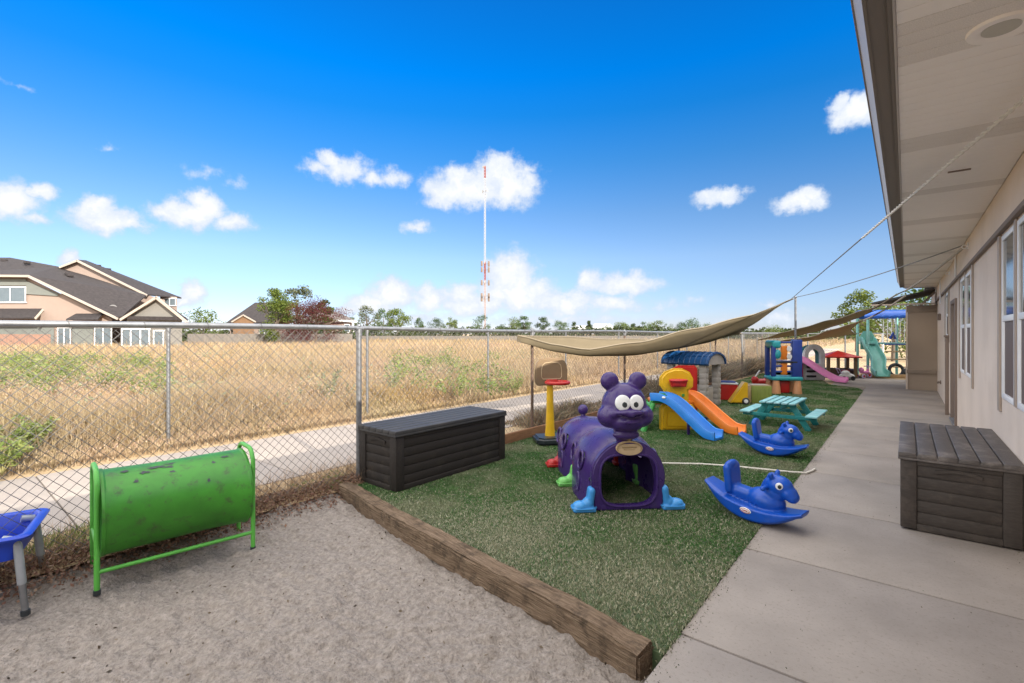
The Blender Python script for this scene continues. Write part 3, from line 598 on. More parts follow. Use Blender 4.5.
# ================================================================== water table
r = thing('water_table', 'blue plastic tray table on grey metal legs at the left edge of the sand', 'water table', (-4.12 - .287 * .36 - .05, .45 - .958 * .36 - .03, -.1), rad(73.3))
def rrect(a, b, c, n=5): return [(sx * (a - c) + c * math.cos(q), sy * (b - c) + c * math.sin(q)) for sx, sy, q0 in ((1, 1, 0), (-1, 1, 90), (-1, -1, 180), (1, -1, 270)) for q in [rad(q0 + 90 * k / n) for k in range(n + 1)]]
g = MB(); t = bmesh.new()
rings = [(.40, .255, .05, .455), (.425, .28, .06, .45), (.43, .285, .06, .462), (.42, .275, .06, .472), (.385, .24, .05, .468), (.375, .23, .05, .455), (.345, .20, .05, .335), (.30, .16, .05, .330)]
rv = [[t.verts.new((p[0], p[1], z)) for p in rrect(a, b, c)] for a, b, c, z in rings]
rb = [[t.verts.new((p[0], p[1], z)) for p in rrect(a, b, c)] for a, b, c, z in ((.385, .24, .05, .45), (.36, .215, .05, .325))]
n = len(rv[0])
for A, Bq in list(zip(rv[:-1], rv[1:])) + [(rb[0], rb[1]), (rv[0], rb[0])]:
    for j in range(n): t.faces.new((A[j], A[(j + 1) % n], Bq[(j + 1) % n], Bq[j]))
t.faces.new(rv[-1]); t.faces.new(rb[-1]); bmesh.ops.recalc_face_normals(t, faces=t.faces); g._merge(t)
g.build('tray', plastic('tray_blue', (.010, .055, .50)), r, ang=50)
for sx in (-1, 1):
    for sy in (-1, 1):
        g = MB(); g.tube([(sx * .30, sy * .19, .445), (sx * .35, sy * .205, .435), (sx * .365, sy * .21, .40), (sx * .385, sy * .22, .18)], .021, 12); lg = g.build('leg', mat('leg_grey', (.34, .36, .38), .4, .12, 10, metal=.3), r)
        g = MB(); g.tube([(sx * .384, sy * .2195, .19), (sx * .40, sy * .228, .02)], .0165, 12)
        for q in (.06, .10, .14): g.cyl((sx * .397 + .0155 * sx, sy * .226, q), .004, .004, (0, rad(90), 0), n=8)
        g.build('leg_extension', M_steel, lg); g = MB(); g.cyl((sx * .401, sy * .229, .014), .022, .034, n=14, b=.004); g.build('foot_cap', P_black, lg)

# ================================================================== toy basketball hoop
r = thing('basketball_hoop', 'toddler basketball hoop with yellow pole, tan backboard and red rim beside the fence', 'basketball hoop', (-3.83, 5.55, .01), TH + rad(14))
g = MB(); g.prism([(-.23, -.12), (-.15, -.2), (.15, -.2), (.23, -.12), (.2, .2), (-.2, .2)], .10, b=.03, seg=3); g.build('base', P_black, r)
g = MB(); g.tube([(0, .02, .08), (0, .02, .2), (0, .02, .5), (0, .02, .85), (0, .03, 1.0)], .05, 16, radii=[.075, .062, .05, .043, .04]); g.build('pole', P_yellow, r)
g = MB(); bp = [(-.20, 0), (.20, 0), (.235, .05), (.235, .2), (.215, .31), (.16, .365), (0, .385), (-.16, .365), (-.215, .31), (-.235, .2), (-.235, .05)]
g.prism(bp, .05, M=T(0, .0, .80, rad(90)), b=.015, seg=3); bd = g.build('backboard', P_brown, r)
g = MB(); pq = [(x * .62, .09 + z * .6) for x, z in bp]; g.tube([(x, -.052, .80 + z) for x, z in pq], .006, 6, closed=True); g.build('shooting_square', P_tan, bd)
g = MB(); g.torus((.03, -.21, .855), .15, .024, n=32, m=10); g.box((0, -.065, .85), (.16, .06, .07), b=.015); g.build('rim', P_red, r)

# ================================================================== caterpillar tunnel
r = thing('caterpillar_tunnel', 'purple caterpillar crawl tunnel with round smiling head and coloured feet on the turf', 'play tunnel', cf(1.0, 4.16, .01), TH + rad(5)); r.scale = (1, .9, 1)
def arch(w, h, n=26):
    return [(-w, 0)] + [(-w * math.cos(q) ** (.8) if math.cos(q) > 0 else w * abs(math.cos(q)) ** .8, h * .42 + h * .58 * math.sin(q)) for q in np.linspace(0, math.pi, n)] + [(w, 0)]
def seg_w(y):
    f = ((y - .06) / .86) % 1.0; return .255 + .105 * math.sin(math.pi * min(1, max(0, f))) ** .6, .535 + .075 * math.sin(math.pi * f) ** .6 - .03 * y
def tunnel(y0, y1):
    g = MB(); t = bmesh.new(); R_ = []
    for y in np.linspace(y0 + .004, y1 - .004, 26):
        w, h = seg_w(y); R_.append([t.verts.new((x, y, z)) for x, z in arch(w, h)])
    for a, b in zip(R_[:-1], R_[1:]):
        for j in range(len(a) - 1): t.faces.new((a[j], a[j + 1], b[j + 1], b[j]))
    g._merge(t); return g
for (y0, y1) in ((.06, .92), (.92, 1.78)):
    cs = []
    for q in (.27, .63):
        c = MB(); c.cyl((0, y0 + q, .36), .078, 1.4, (0, rad(90), 0), n=28); cs.append(c.raw())
    sg = tunnel(y0, y1).build('body_segment', P_purple, r, solid=.03, cut=cs, ang=50)
    for sx in (-1, 1):
        for q in (.27, .63):
            w, h = seg_w(y0 + q); g = MB(); g.torus((sx * (w * 1.0), y0 + q, .36), .082, .012, (0, rad(90) + sx * rad(-10), 0), n=26, m=6); g.build('porthole_rim', P_purple, sg)
        g = MB(); w, h = seg_w(y0 + .43); g.torus((sx * (w + .004), y0 + .30, .16), .05, .012, (0, rad(90), 0), n=24, m=6, sc=(1.7, .9, 1)); g.build('oval_rib', P_purple, sg)
    for k in range(3):
        a_ = y0 + .25 + .18 * k; w, h = seg_w(a_); g = MB(); g.tube([(x * 1.012, a_, z * 1.012) for x, z in arch(w, h)[6:-6]], .008, 6); g.build('rib', P_purple, sg)
# front face with its doorway
def face_plate(y, w, h, hw, hz0, hz1, nm):
    g = MB(); pr = [(-w * .9, 0), (-w * .96, .1)] + [(-w * math.cos(q), h * .46 + h * .54 * math.sin(q)) for q in np.linspace(0, math.pi, 26)] + [(w * .96, .1), (w * .9, 0)]
    g.prism(pr[::-1], .085, M=T(0, y, 0, rad(90)), b=.014, seg=3)
    hp_ = [(hw * math.copysign(abs(math.cos(q)) ** .55, math.cos(q)), (hz0 + hz1) / 2 + (hz1 - hz0) / 2 * math.copysign(abs(math.sin(q)) ** .62, math.sin(q))) for q in np.linspace(0, 2 * math.pi, 40, endpoint=False)]
    c = MB(); c.prism(hp_, .5, M=T(0, y + .2, 0, rad(90)))
    f = g.build(nm, P_purple, r, cut=[c.raw()])
    g = MB(); g.tube([(x * 1.01, y - .082, (z - .26) * 1.01 + .26) for x, z in hp_], .013, 8, closed=True); g.build('doorway_rim', P_purple, f); return f
ff = face_plate(.07, .325, .595, .25, .035, .475, 'front_face'); face_plate(1.86, .30, .53, .23, .035, .42, 'rear_face')
g = MB(); g.cyl((0, -.022, .535), .118, .014, (rad(78), 0, 0), n=40, b=.004); 
for v in g.bm.verts: v.co.z = .535 + (v.co.z - .535) * .50
npl = g.build('name_plate', P_tan, ff)
g = MB(); g.torus((0, -.031, .5355), .106, .007, (rad(84), 0, 0), n=40, m=6, sc=(1, .5, 1)); g.box((0, -.033, .545), (.13, .006, .012), b=.003); g.box((0, -.033, .522), (.10, .006, .010), b=.003); g.ell((0, -.02, .62), (.022, .02, .025)); g.build('plate_moulding', plastic('dull_gold_plastic', (.33, .235, .12)), npl)
HB0 = True
g = MB(); g.ell((0, .05, .92), (.215, .19, .225)); g.ell((-.14, .01, .835), (.125, .14, .115)); g.ell((.14, .01, .835), (.125, .14, .115)); g.ell((0, -.03, .79), (.18, .14, .10)); g.ell((0, .05, .70), (.10, .10, .16)); g.ell((0, -.02, .66), (.13, .07, .05))
g.ell((0, -.135, .885), (.135, .075, .035)); g.ell((0, -.15, .872), (.05, .07, .04)); g.ell((0, -.12, .80), (.10, .07, .035))
for s in (-1, 1): g.ell((s * .135, .06, 1.16), (.088, .07, .088)); g.tube([(s * .06, .06, 1.06), (s * .10, .06, 1.13)], .045, 10); g.ell((s * .14, -.10, .865), (.05, .05, .045))
hd = g.build('head', P_purple, r, voxel=.011, relax=5); HM = Matrix.Translation((-.02, .02, .045)) @ Matrix.Diagonal((.93, .93, .91, 1)); hd.matrix_local = HM
for s in (-1, 1):
    g = MB(); g.ell((s * .064, -.134, .975), (.070, .020, .074), (rad(-12), 0, s * rad(10))); ey = g.build('eye', P_white, hd)
    g = MB(); g.ell((s * .052, -.151, .962), (.031, .009, .034), (rad(-10), 0, s * rad(6))); g.build('pupil', P_black, ey)
g = MB(); g.tube([(x, -.188 + .9 * x * x * 1.4, .842 + 2.0 * x * x) for x in np.linspace(-.12, .12, 17)], .007, 6, radii=[.003 + .006 * math.cos(x * 1.5) for x in np.linspace(-1, 1, 17)]); g.build('mouth', plastic('dark_purple_plastic', (.03, .012, .06)), hd)
g = MB(); g.ell((0, 1.86, .60), .062); g.tube([(0, 1.84, .50), (0, 1.86, .58)], .03, 10); g.build('tail_knob', P_purple, r, ang=60)
for y in (.12, .86, .99, 1.72):
    for s in (-1, 1): g = MB(); w, h = seg_w(y); g.cyl((s * (w + .012), y, .24), .014, .02, (0, rad(90), 0), n=12, b=.003); g.build('bolt', P_black, r)
for y, m in ((.02, P_sky), (.88, P_lime), (1.74, P_red)):
    for s in (-1, 1):
        g = MB(); g.box((s * .405, y - .01, .022), (.25, .16, .044), b=.018); g.ell((s * .445, y - .02, .05), (.085, .075, .052)); g.ell((s * .36, y - .005, .07), (.06, .07, .06)); g.box((s * .33, y, .13), (.075, .13, .20), (0, s * rad(-9), 0), b=.03)
        f = g.build('foot', m, r, voxel=.009, relax=4); FM = Matrix.Translation((s * .065, 0, 0)) @ Matrix.Diagonal((.80, .9, .88, 1)); f.matrix_local = FM
        g = MB(); g.tube([(s * (.405 + .13 * math.copysign(abs(math.cos(q)) ** .6, math.cos(q))), y - .01 + .085 * math.copysign(abs(math.sin(q)) ** .6, math.sin(q)), .040) for q in np.linspace(0, 2 * math.pi, 26, endpoint=False)], .008, 6, closed=True); g.build('sole_rib', m, f)

# ================================================================== rocking horses
def rocker(label, loc, rz, pitch):
    r = thing('rocking_horse', label, 'rocking horse', loc, rz, 'blue plastic rocking horses', ry=pitch); r.scale = (.88, .9, .87)
    g = MB(); n = 25                                                       # rocker hull: crescent with flared foot rest
    t = bmesh.new(); R_ = []
    for i in range(n):
        f = i / (n - 1) * 2 - 1; x = .44 * f; zb = .205 * abs(f) ** 2.1; zt = .135 + .085 * abs(f) ** 2.2; w = .16 * (1 - .38 * abs(f) ** 2.4)
        if abs(f) > .97: zb = zt - .03
        R_.append([t.verts.new(p) for p in ((x, -w * .72, zb), (x, -w, zb + .028), (x, -w * 1.04, zt), (x, -w * .7, zt + .012), (x, w * .7, zt + .012), (x, w * 1.04, zt), (x, w, zb + .028), (x, w * .72, zb))])
    for A, Bq in zip(R_[:-1], R_[1:]):
        for j in range(8): t.faces.new((A[j], A[(j + 1) % 8], Bq[(j + 1) % 8], Bq[j]))
    t.faces.new(R_[0][::-1]); t.faces.new(R_[-1]); bmesh.ops.recalc_face_normals(t, faces=t.faces); g._merge(t)
    g.box((-.05, 0, .20), (.36, .16, .13), b=.04); g.box((-.215, 0, .315), (.07, .24, .27), (0, rad(-12), 0), b=.03, seg=3); g.ell((-.24, 0, .43), (.04, .115, .05))
    g.ell((.11, 0, .21), (.17, .125, .11)); g.ell((.17, 0, .30), (.10, .09, .13), (0, rad(14), 0)); g.ell((.205, 0, .385), (.115, .095, .088)); g.ell((.285, 0, .345), (.085, .08, .066), (0, rad(28), 0)); g.ell((.325, 0, .318), (.052, .070, .052))
    g.ell((.14, 0, .42), (.05, .035, .065)); g.ell((.10, 0, .34), (.045, .03, .10), (0, rad(12), 0))
    for s in (-1, 1): g.ell((.15, s * .07, .468), (.024, .024, .036), (s * rad(-25), 0, 0))
    b = g.build('body', P_blue, r, voxel=.0095, relax=3)
    for s in (-1, 1):
        g = MB(); g.ell((.235, s * .086, .405), (.030, .012, .033), (0, 0, s * rad(-18))); e = g.build('eye', P_white, r)
        g = MB(); g.ell((.242, s * .096, .404), (.015, .005, .018), (0, 0, s * rad(-18))); g.build('pupil', P_black, e)
        g = MB(); g.ell((.01, s * .163, .108), (.052, .010, .026)); k = g.build('badge', P_white, r)
        g = MB(); g.torus((.01, s * .171, .108), .038, .0022, (rad(90), 0, 0), n=26, m=5, sc=(1.05, .5, 1)); g.box((.01, s * .1735, .108), (.044, .002, .008), b=.0005); g.build('badge_mark', P_red, k)
    g = MB(); g.tube([(.13, -.16, .36), (.13, .16, .36)], .018, 12); g.ell((.13, -.16, .36), .021); g.ell((.13, .16, .36), .021); g.build('handle_bar', P_blue, r)
    g = MB()
    for k in range(5): g.tube([(.07 - .045 * k, -.12, .182 + .001 * k), (.07 - .045 * k, -.145, .182)], .006, 6)
    g.build('foot_tread', P_blue, r)
    return r
p = cf(1.97, 3.99); rocker('blue plastic rocking horse half on the concrete, nearer of the two rocking horses', (p.x, p.y, .014), TH + rad(-50), rad(7))
p = cf(3.26, 6.08); rocker('blue plastic rocking horse on the turf in front of the teal picnic table', (p.x, p.y, .014), TH + rad(-42), rad(4))

# ================================================================== slide climber
r = thing('slide_climber', 'yellow toddler climber with a blue slide and an orange slide side by side', 'climber', cf(2.6, 7.6, .005), TH)
g = MB(); g.prism([(-.25, 0), (.29, 0), (.29, .34), (.25, .40), (-.2, .40), (-.25, .34)][::-1], .16, M=T(0, .16, 0, rad(90)), b=.03, seg=3); yb = g.build('base_panel', P_yellow, r)
g = MB(); g.prism([(-.19, .06), (.19, .06), (.19, .30), (-.19, .30)][::-1], .02, M=T(.02, .005, 0, rad(90)), b=.01); g.build('embossed_panel', P_yellow, yb)
g = MB(); top = [(-.14, .40), (.20, .40), (.20, .62), (.27, .68), (.275, .80), (.22, .91), (.10, .97), (-.04, .97), (-.17, .92), (-.25, .83), (-.255, .70), (-.19, .62)]
g.prism(top, .12, M=T(0, .16, 0, rad(90)), b=.035, seg=3); tp = g.build('arch_panel', P_yellow, r)
g = MB(); g.prism([(-.14, 0), (.14, 0), (.11, -.10), (-.11, -.10)][::-1], .10, M=T(-.0, .02, .79, rad(90)), b=.02); g.torus((0, -.04, .79), .12, .018, n=24, sc=(1.1, .6, 1)); g.build('ball_basket', P_red, tp)
g = MB(); g.cyl((.10, .035, .55), .022, .02, (rad(90), 0, 0)); g.build('emblem', P_green, tp)
g = MB(); g.prism([(.06, 0), (.52, 0), (.52, .93), (.48, .985), (.2, .985), (.06, .9)], .10, M=T(0, .62, 0, rad(90)), b=.03); g.build('back_panel', P_red, r)
g = MB(); g.box((0, .36, .42), (.62, .46, .06), b=.02); g.build('platform', P_orange, r)
g = MB(); g.prism([(-.42, .42), (-.02, .42), (-.06, .52), (-.14, .575), (-.28, .575), (-.38, .53)], .1, M=T(0, .12, 0, rad(90)), b=.02); g.build('slide_hood', P_green, r)
g = MB()
for y in (-.08, .34): g.tube([(-.56, y, 0), (-.50, y, .16), (-.40, y, .44)], .038, 10, radii=[.05, .038, .035])
for k in range(4): f = .12 + .25 * k; g.box((-.56 + .17 * f, .13, .03 + .42 * f), (.07, .42, .045), b=.015)
g.build('ladder', P_green, r)
def slide(nm, pts, w, m, par, lip=.085):
    P = [Vector(p) for p in pts]; dirv = (P[-1] - P[0]); side = Vector((-dirv.y, dirv.x, 0)).normalized() * -1
    # smooth path
    Q = []
    for i in range(len(P) - 1):
        p0, p1, p2, p3 = P[max(i - 1, 0)], P[i], P[i + 1], P[min(i + 2, len(P) - 1)]
        for k in range(6):
            t_ = k / 6; Q.append(.5 * ((2 * p1) + (p2 - p0) * t_ + (2 * p0 - 5 * p1 + 4 * p2 - p3) * t_ ** 2 + (3 * p1 - p0 - 3 * p2 + p3) * t_ ** 3))
    Q.append(P[-1]); h = w / 2
    pr = [(-h, -.02), (-h * .72, -.03), (h * .72, -.03), (h, -.02), (h * 1.04, lip), (h * .98, lip + .014), (h * .84, lip + .008), (h * .76, .02), (h * .6, .0), (-h * .6, .0), (-h * .76, .02), (-h * .84, lip + .008), (-h * .98, lip + .014), (-h * 1.04, lip)]
    g = MB(); g.sweep(pr, Q, side=side); return g.build(nm, m, par, ang=60)
s1 = slide('slide', [(-.34, .04, .50), (-.22, -.08, .50), (-.10, -.21, .43), (.06, -.40, .25), (.20, -.56, .09), (.27, -.64, .045), (.34, -.72, .04)], .29, plastic('slide_blue', (.02, .20, .62), rough=.35), r); s1['label'] = 'blue slide chute'
s2 = slide('slide', [(.22, .48, .48), (.34, .33, .47), (.46, .18, .36), (.60, .01, .20), (.73, -.15, .065), (.80, -.24, .035), (.86, -.32, .035)], .29, P_orange, r); s2['label'] = 'orange slide chute'
g = MB(); g.box((.46, .05, .10), (.05, .05, .20), b=.01); g.box((.05, -.33, .10), (.04, .04, .2), b=.01); g.build('slide_prop', P_purple, r)
g = MB(); g.ell((-.28, -.22, .545), (.035, .035, .02)); g.build('badge', P_white, s1)

# ================================================================== playhouse with blue roof
r = thing('playhouse', 'grey stone-look toddler playhouse with blue tiled roof behind the slide climber', 'playhouse', cf(3.92, 10.45, .005), TH + rad(-46), 'toddler playhouses')
for x in (-.36, .36):
    for y in (-.3, .3):
        g = MB(); g.box((x, y, .48), (.15, .13, .96), b=.02)
        for k in range(8): g.box((x + .008 * (-1) ** k, y - .066, .07 + .115 * k), (.11, .012, .085), b=.006); g.box((x + .077, y + .005 * (-1) ** k, .07 + .115 * k), (.012, .10, .085), b=.006)
        g.build('pillar', P_stone, r)
for y in (-.3, .3):
    g = MB(); g.box((-.12 if y < 0 else 0, y, .2), (.30 if y < 0 else .56, .08, .40), b=.015); g.build('low_wall', P_stone, r)
    g = MB(); g.box((0, y, .90), (.60, .07, .08), b=.01); g.build('lintel', P_stone, r)
g = MB(); g.box((-.36, 0, .2), (.08, .46, .4), b=.015); g.build('low_wall', P_stone, r)
g = MB(); g.box((.36, -.05, .2), (.06, .3, .4), b=.015); g.build('door', P_stone, r)
g = MB(); nst = 14
sec = [(.46 * math.cos(q), .90 + .23 * math.sin(q)) for q in np.linspace(0, math.pi, nst)]
g.sweep([(y, z) for y, z in sec] + [(y * .93, z - .03) for y, z in sec[::-1]], [(.52, 0, 0), (-.52, 0, 0)], side=(0, 1, 0))
for k in range(9):
    x = -.48 + .12 * k; g.tube([(x, y * 1.005, z + .004) for y, z in sec], .014, 6)
for q in (3, 5, 8, 10): g.tube([(-.52, sec[q][0] * 1.005, sec[q][1] + .003), (.52, sec[q][0] * 1.005, sec[q][1] + .003)], .010, 6)
rf = g.build('roof', P_roofblue, r)
for x in (-.47, .47):
    g = MB(); g.prism([(y * .9, z - .02) for y, z in sec], .04, M=T(x - .02, 0, 0, rad(90), 0, rad(90))); g.build('gable', P_stone, rf)

# ================================================================== small toys beside the playhouse
def wheel(g2, c, R_, w, rz=0, ax='x'): g2.torus(c, R_ - w * .4, w * .5, (0, rad(90), 0) if ax == 'x' else (rad(90), 0, 0), n=22, m=8); g2.cyl(c, R_ * .75, w * .6, (0, rad(90), 0) if ax == 'x' else (rad(90), 0, 0), n=20)
r = thing('toy_chest', 'red plastic toy chest with a white and blue lid next to the playhouse', 'toy chest', cf(4.98, 11.2, .005), TH + rad(-15))
g = MB(); g.prism(rrect(.21, .15, .04), .36, b=.015); g.build('body', P_red, r); g = MB(); g.prism(rrect(.22, .16, .04), .035, M=T(0, 0, .362), b=.012); l_ = g.build('lid', P_white, r); g = MB(); g.prism(rrect(.17, .11, .03), .03, M=T(0, 0, .398), b=.01); g.build('lid_inset', P_dblue, l_)
r = thing('toy_wagon', 'yellow toy wagon with a slanted side and one white wheel showing', 'toy wagon', cf(4.98, 10.55, .005), TH + rad(-12))
g = MB(); g.prism([(-.24, .03), (.12, .03), (.12, .46), (.06, .48)], .28, M=T(0, .14, 0, rad(90)), b=.02); g.build('body', P_yellow, r)
for y in (-.16, .16):
    g = MB(); g.torus((.07, y, .075), .055, .022, (rad(90), 0, 0), n=22); w = g.build('wheel', P_black, r); g = MB(); g.cyl((.07, y, .075), .042, .05, (rad(90), 0, 0), n=20, b=.008); g.build('hub_cap', P_white, w)
r = thing('toy_crate', 'olive green toy crate with a tan end panel on the turf beside the wagon', 'toy crate', cf(5.48, 10.75, .005), TH + rad(-10))
g = MB()
for x, y, a, b in ((0, -.17, .40, .03), (0, .17, .40, .03), (.2, 0, .03, .36)): g.box((x, y, .19), (a, b, .38), b=.01)
g.box((0, 0, .03), (.4, .36, .03)); 
for k in range(5): g.box((-.15 + .075 * k, -.188, .19), (.012, .012, .34), b=.003)
g.build('body', P_olive, r); g = MB(); g.box((-.26, 0, .19), (.12, .34, .40), b=.02); g.build('end_panel', P_tan, r); g = MB(); g.box((0, 0, .385), (.38, .33, .02)); g.build('liner', P_tan, r)
r = thing('ride_on_toy', 'red ride-on toy with a tilted white handle by the fence left of the activity tower', 'ride-on toy', cf(6.85, 13.3, .005), TH)
g = MB(); g.ell((0, 0, .19), (.26, .12, .10)); g.ell((-.18, 0, .26), (.09, .1, .1)); g.ell((.17, 0, .23), (.12, .11, .11)); g.build('body', P_red, r, voxel=.015, relax=3)
for x in (-.17, .18):
    for y in (-.12, .12): g = MB(); g.torus((x, y, .075), .055, .024, (rad(90), 0, 0), n=20); g.cyl((x, y, .075), .05, .03, (rad(90), 0, 0), n=18); g.build('wheel', P_black, r)
g = MB(); g.tube([(-.25, 0, .22), (-.05, -.02, .52)], .022, 8); g.tube([(.20, 0, .25), (.36, .02, .44)], .03, 8); g.tube([(.28, -.1, .42), (.40, .1, .45)], .02, 8); g.build('handle', P_white, r)

# ================================================================== picnic table
r = thing('picnic_table', 'small teal wooden picnic table with slatted top and two benches on the turf', 'picnic table', cf(4.50, 8.02, .005), TH + rad(-40.9))
for k in range(5):
    g = MB(); g.box((-.212 + .106 * k, 0, .42), (.082, .98, .024), b=.004); g.build('top_slat', M_tealtop, r)
for s in (-1, 1):
    g = MB(); g.box((s * .47, 0, .245), (.16, .98, .026), b=.004); g.build('bench', M_tealtop, r)
    g = MB(); g.box((0, s * .36, .385), (.50, .035, .045), b=.003); g.build('top_rail', M_tealwood, r)
    g = MB(); g.box((0, s * .36, .205), (1.06, .036, .055), b=.003); g.build('bench_rail', M_tealwood, r)
    for q in (-1, 1):
        g = MB(); a_ = math.atan2(.25, .40); g.box((q * .295, s * .322, .205), (.085, .034, .47), (0, -q * a_, 0), b=.003); g.build('leg', M_tealwood, r)
g = MB(); g.box((0, .0, .30), (.05, .60, .03)); g.build('centre_brace', M_tealwood, r)

# ================================================================== activity tower, pink slide, red roofed house
r = thing('activity_tower', 'blue and teal toddler activity tower standing on peach cone feet', 'activity tower', cf(7.0, 12.5, .005), TH + rad(-8))
for x in (-.25, .25):
    for y in (-.22, .22): g = MB(); g.lathe([(.11, 0), (.105, .05), (.075, .33)], M=T(x, y, 0), n=20); g.build('foot', P_peach, r)
g = MB(); g.box((0, 0, .17), (.22, .3, .32), b=.03); g.build('lower_bin', P_red, r)
g = MB(); g.box((0, 0, .385), (.74, .62, .10), b=.04, seg=3); g.build('platform', P_teal, r)
for x, w, m, h in ((-.31, .11, P_dblue, .80),):
    g = MB(); g.box((x, -.2, .43 + h / 2), (w, .12, h), b=.03); g.box((x, .2, .43 + h / 2), (w, .12, h), b=.03); g.build('post', m, r)
g = MB(); g.box((-.25, 0, 1.25), (.22, .55, .20), b=.06, seg=3); g.ell((-.22, -.22, 1.0), (.09, .06, .12)); g.build('post_cap', P_teal, r)
g = MB(); g.box((.25, -.2, .88), (.24, .10, .98), b=.03); g.box((.33, .06, .88), (.08, .5, .98), b=.03); g.build('side_panel', P_dblue, r)
g = MB()
for z in (.56, .70, .82, 1.30): g.tube([(-.30, -.2, z), (.20, -.2, z)], .025, 8)
g.build('rung', P_dblue, r)
g = MB(); g.box((-.05, -.19, .64), (.16, .07, .34), b=.03); g.box((-.05, -.19, 1.04), (.16, .07, .36), b=.03); pn = g.build('play_panel', P_orange, r)
g = MB()
for z in (.94, 1.14): g.cyl((.06, -.20, z), .07, .06, (rad(90), 0, 0), n=20, b=.01)
g.build('play_disc', P_white, pn)
g = MB(); g.box((0, -.23, .80), (.5, .05, .05), b=.015); g.build('tray', P_black, r)
r = thing('toddler_slide', 'pink slide with a pale arched frame and teal doorway beyond the activity tower', 'slide', cf(9.7, 15.6, .005), TH)
slide('slide', [(-.50, .28, .68), (-.36, .16, .68), (-.2, 0, .58), (.12, -.28, .27), (.36, -.5, .09), (.48, -.62, .06), (.60, -.74, .06)], .40, P_pink, r, .11)
def arch_panel(w, h, th, hw, hh, y, m, nm, hz=.1):
    g = MB(); pr = [(-w, 0)] + [(-w * math.cos(q), h - w + w * math.sin(q)) for q in np.linspace(0, math.pi, 18)] + [(w, 0)]
    g.prism(pr[::-1], th, M=T(.18, y, 0, rad(90)), b=.03)
    c = MB(); hp_ = [(-hw, hz)] + [(-hw * math.cos(q), hh - hw + hw * math.sin(q)) for q in np.linspace(0, math.pi, 18)] + [(hw, hz)]
    c.prism(hp_[::-1], 1.2, M=T(.18, y + .5, 0, rad(90))); return g.build(nm, m, r, cut=[c.raw()])
arch_panel(.36, 1.18, .10, .20, 1.02, .30, P_seatgrey, 'arch_frame', .55); arch_panel(.35, 1.15, .24, .24, 1.05, .56, plastic('deep_teal_plastic', (.03, .20, .24)), 'rear_arch', .3)
g = MB(); g.box((-.32, .25, .30), (.10, .4, .55), b=.03); g.build('step_block', P_red, r)
g = MB()
for z in (.14, .30, .44): g.box((.06, .18, z), (.30, .06, .06), b=.015)
g.build('vent_slot', P_black, r)
r = thing('playhouse', 'brown toddler playhouse with a low red pyramid roof and open sides near the far fence', 'playhouse', cf(11.45, 17.0, .005), TH + rad(-12), 'toddler playhouses')
g = MB(); t = bmesh.new(); ap = t.verts.new((0, 0, .93)); q = [t.verts.new(p) for p in ((-.58, -.42, .73), (.58, -.42, .73), (.58, .42, .73), (-.58, .42, .73))]; q2 = [t.verts.new((v.co.x, v.co.y, .69)) for v in q]
for i in range(4): t.faces.new((q[i], q[(i + 1) % 4], ap)); t.faces.new((q2[i], q2[(i + 1) % 4], q[(i + 1) % 4], q[i]))
t.faces.new(q2[::-1]); g._merge(t); g.build('roof', P_red, r, ang=20)
for x in (-.42, .42):
    for y in (-.3, .3): g = MB(); g.box((x, y, .35), (.10, .10, .70), b=.02); g.build('pillar', P_brown, r)
g = MB(); g.box((0, -.02, .35), (.09, .09, .70), b=.02); g.build('centre_post', P_tan, r)
for x, y, a, b in ((0, .3, .75, .06), (-.2, -.3, .34, .06), (.42, 0, .06, .5), (-.42, 0, .06, .5)): g = MB(); g.box((x, y, .16), (a, b, .30), b=.015); g.build('low_wall', plastic('dark_brown_plastic', (.075, .045, .03)), r)
g = MB(); g.box((.15, -.1, .22), (.3, .2, .10), b=.03); g.build('bench', P_red, r)
r = thing('toy_car', 'white toddler push car with black wheels at the foot of the pink slide', 'toy car', cf(11.0, 15.9, .005), TH + rad(-10))
g = MB(); g.ell((0, 0, .13), (.24, .13, .10)); g.ell((-.04, 0, .22), (.13, .11, .10)); g.build('body', P_white, r, voxel=.014, relax=3)
for x in (-.13, .13):
    for y in (-.12, .12): g = MB(); g.torus((x, y, .07), .048, .024, (rad(90), 0, 0), n=20); g.cyl((x, y, .07), .045, .03, (rad(90), 0, 0), n=18); g.build('wheel', P_black, r)
g = MB(); g.tube([(-.2, -.1, .22), (-.28, -.1, .38), (-.28, .1, .38), (-.2, .1, .22)], .014, 8); g.build('push_handle', P_lilac, r)
r = thing('toddler_trike', 'pink and lilac toddler trike parked on the patio edge', 'trike', cf(12.1, 16.6, .008), TH + rad(10))
g = MB(); g.ell((0, 0, .20), (.20, .08, .05)); g.ell((-.14, 0, .28), (.06, .10, .09)); g.box((.12, 0, .22), (.08, .06, .2), b=.02); g.build('body', P_pink, r, voxel=.013, relax=3)
for c in ((.18, 0, .10), (-.17, -.13, .075), (-.17, .13, .075)): g = MB(); g.torus(c, c[2] * .72, c[2] * .28, (rad(90), 0, 0), n=22); w = g.build('wheel', P_lilac, r); g = MB(); g.cyl(c, c[2] * .65, .03, (rad(90), 0, 0), n=18); g.build('hub', P_red, w)
g = MB(); g.tube([(.15, 0, .2), (.12, 0, .40)], .015, 8); g.tube([(.10, -.14, .40), (.12, 0, .41), (.10, .14, .40)], .015, 8); g.build('handlebar', P_lilac, r)

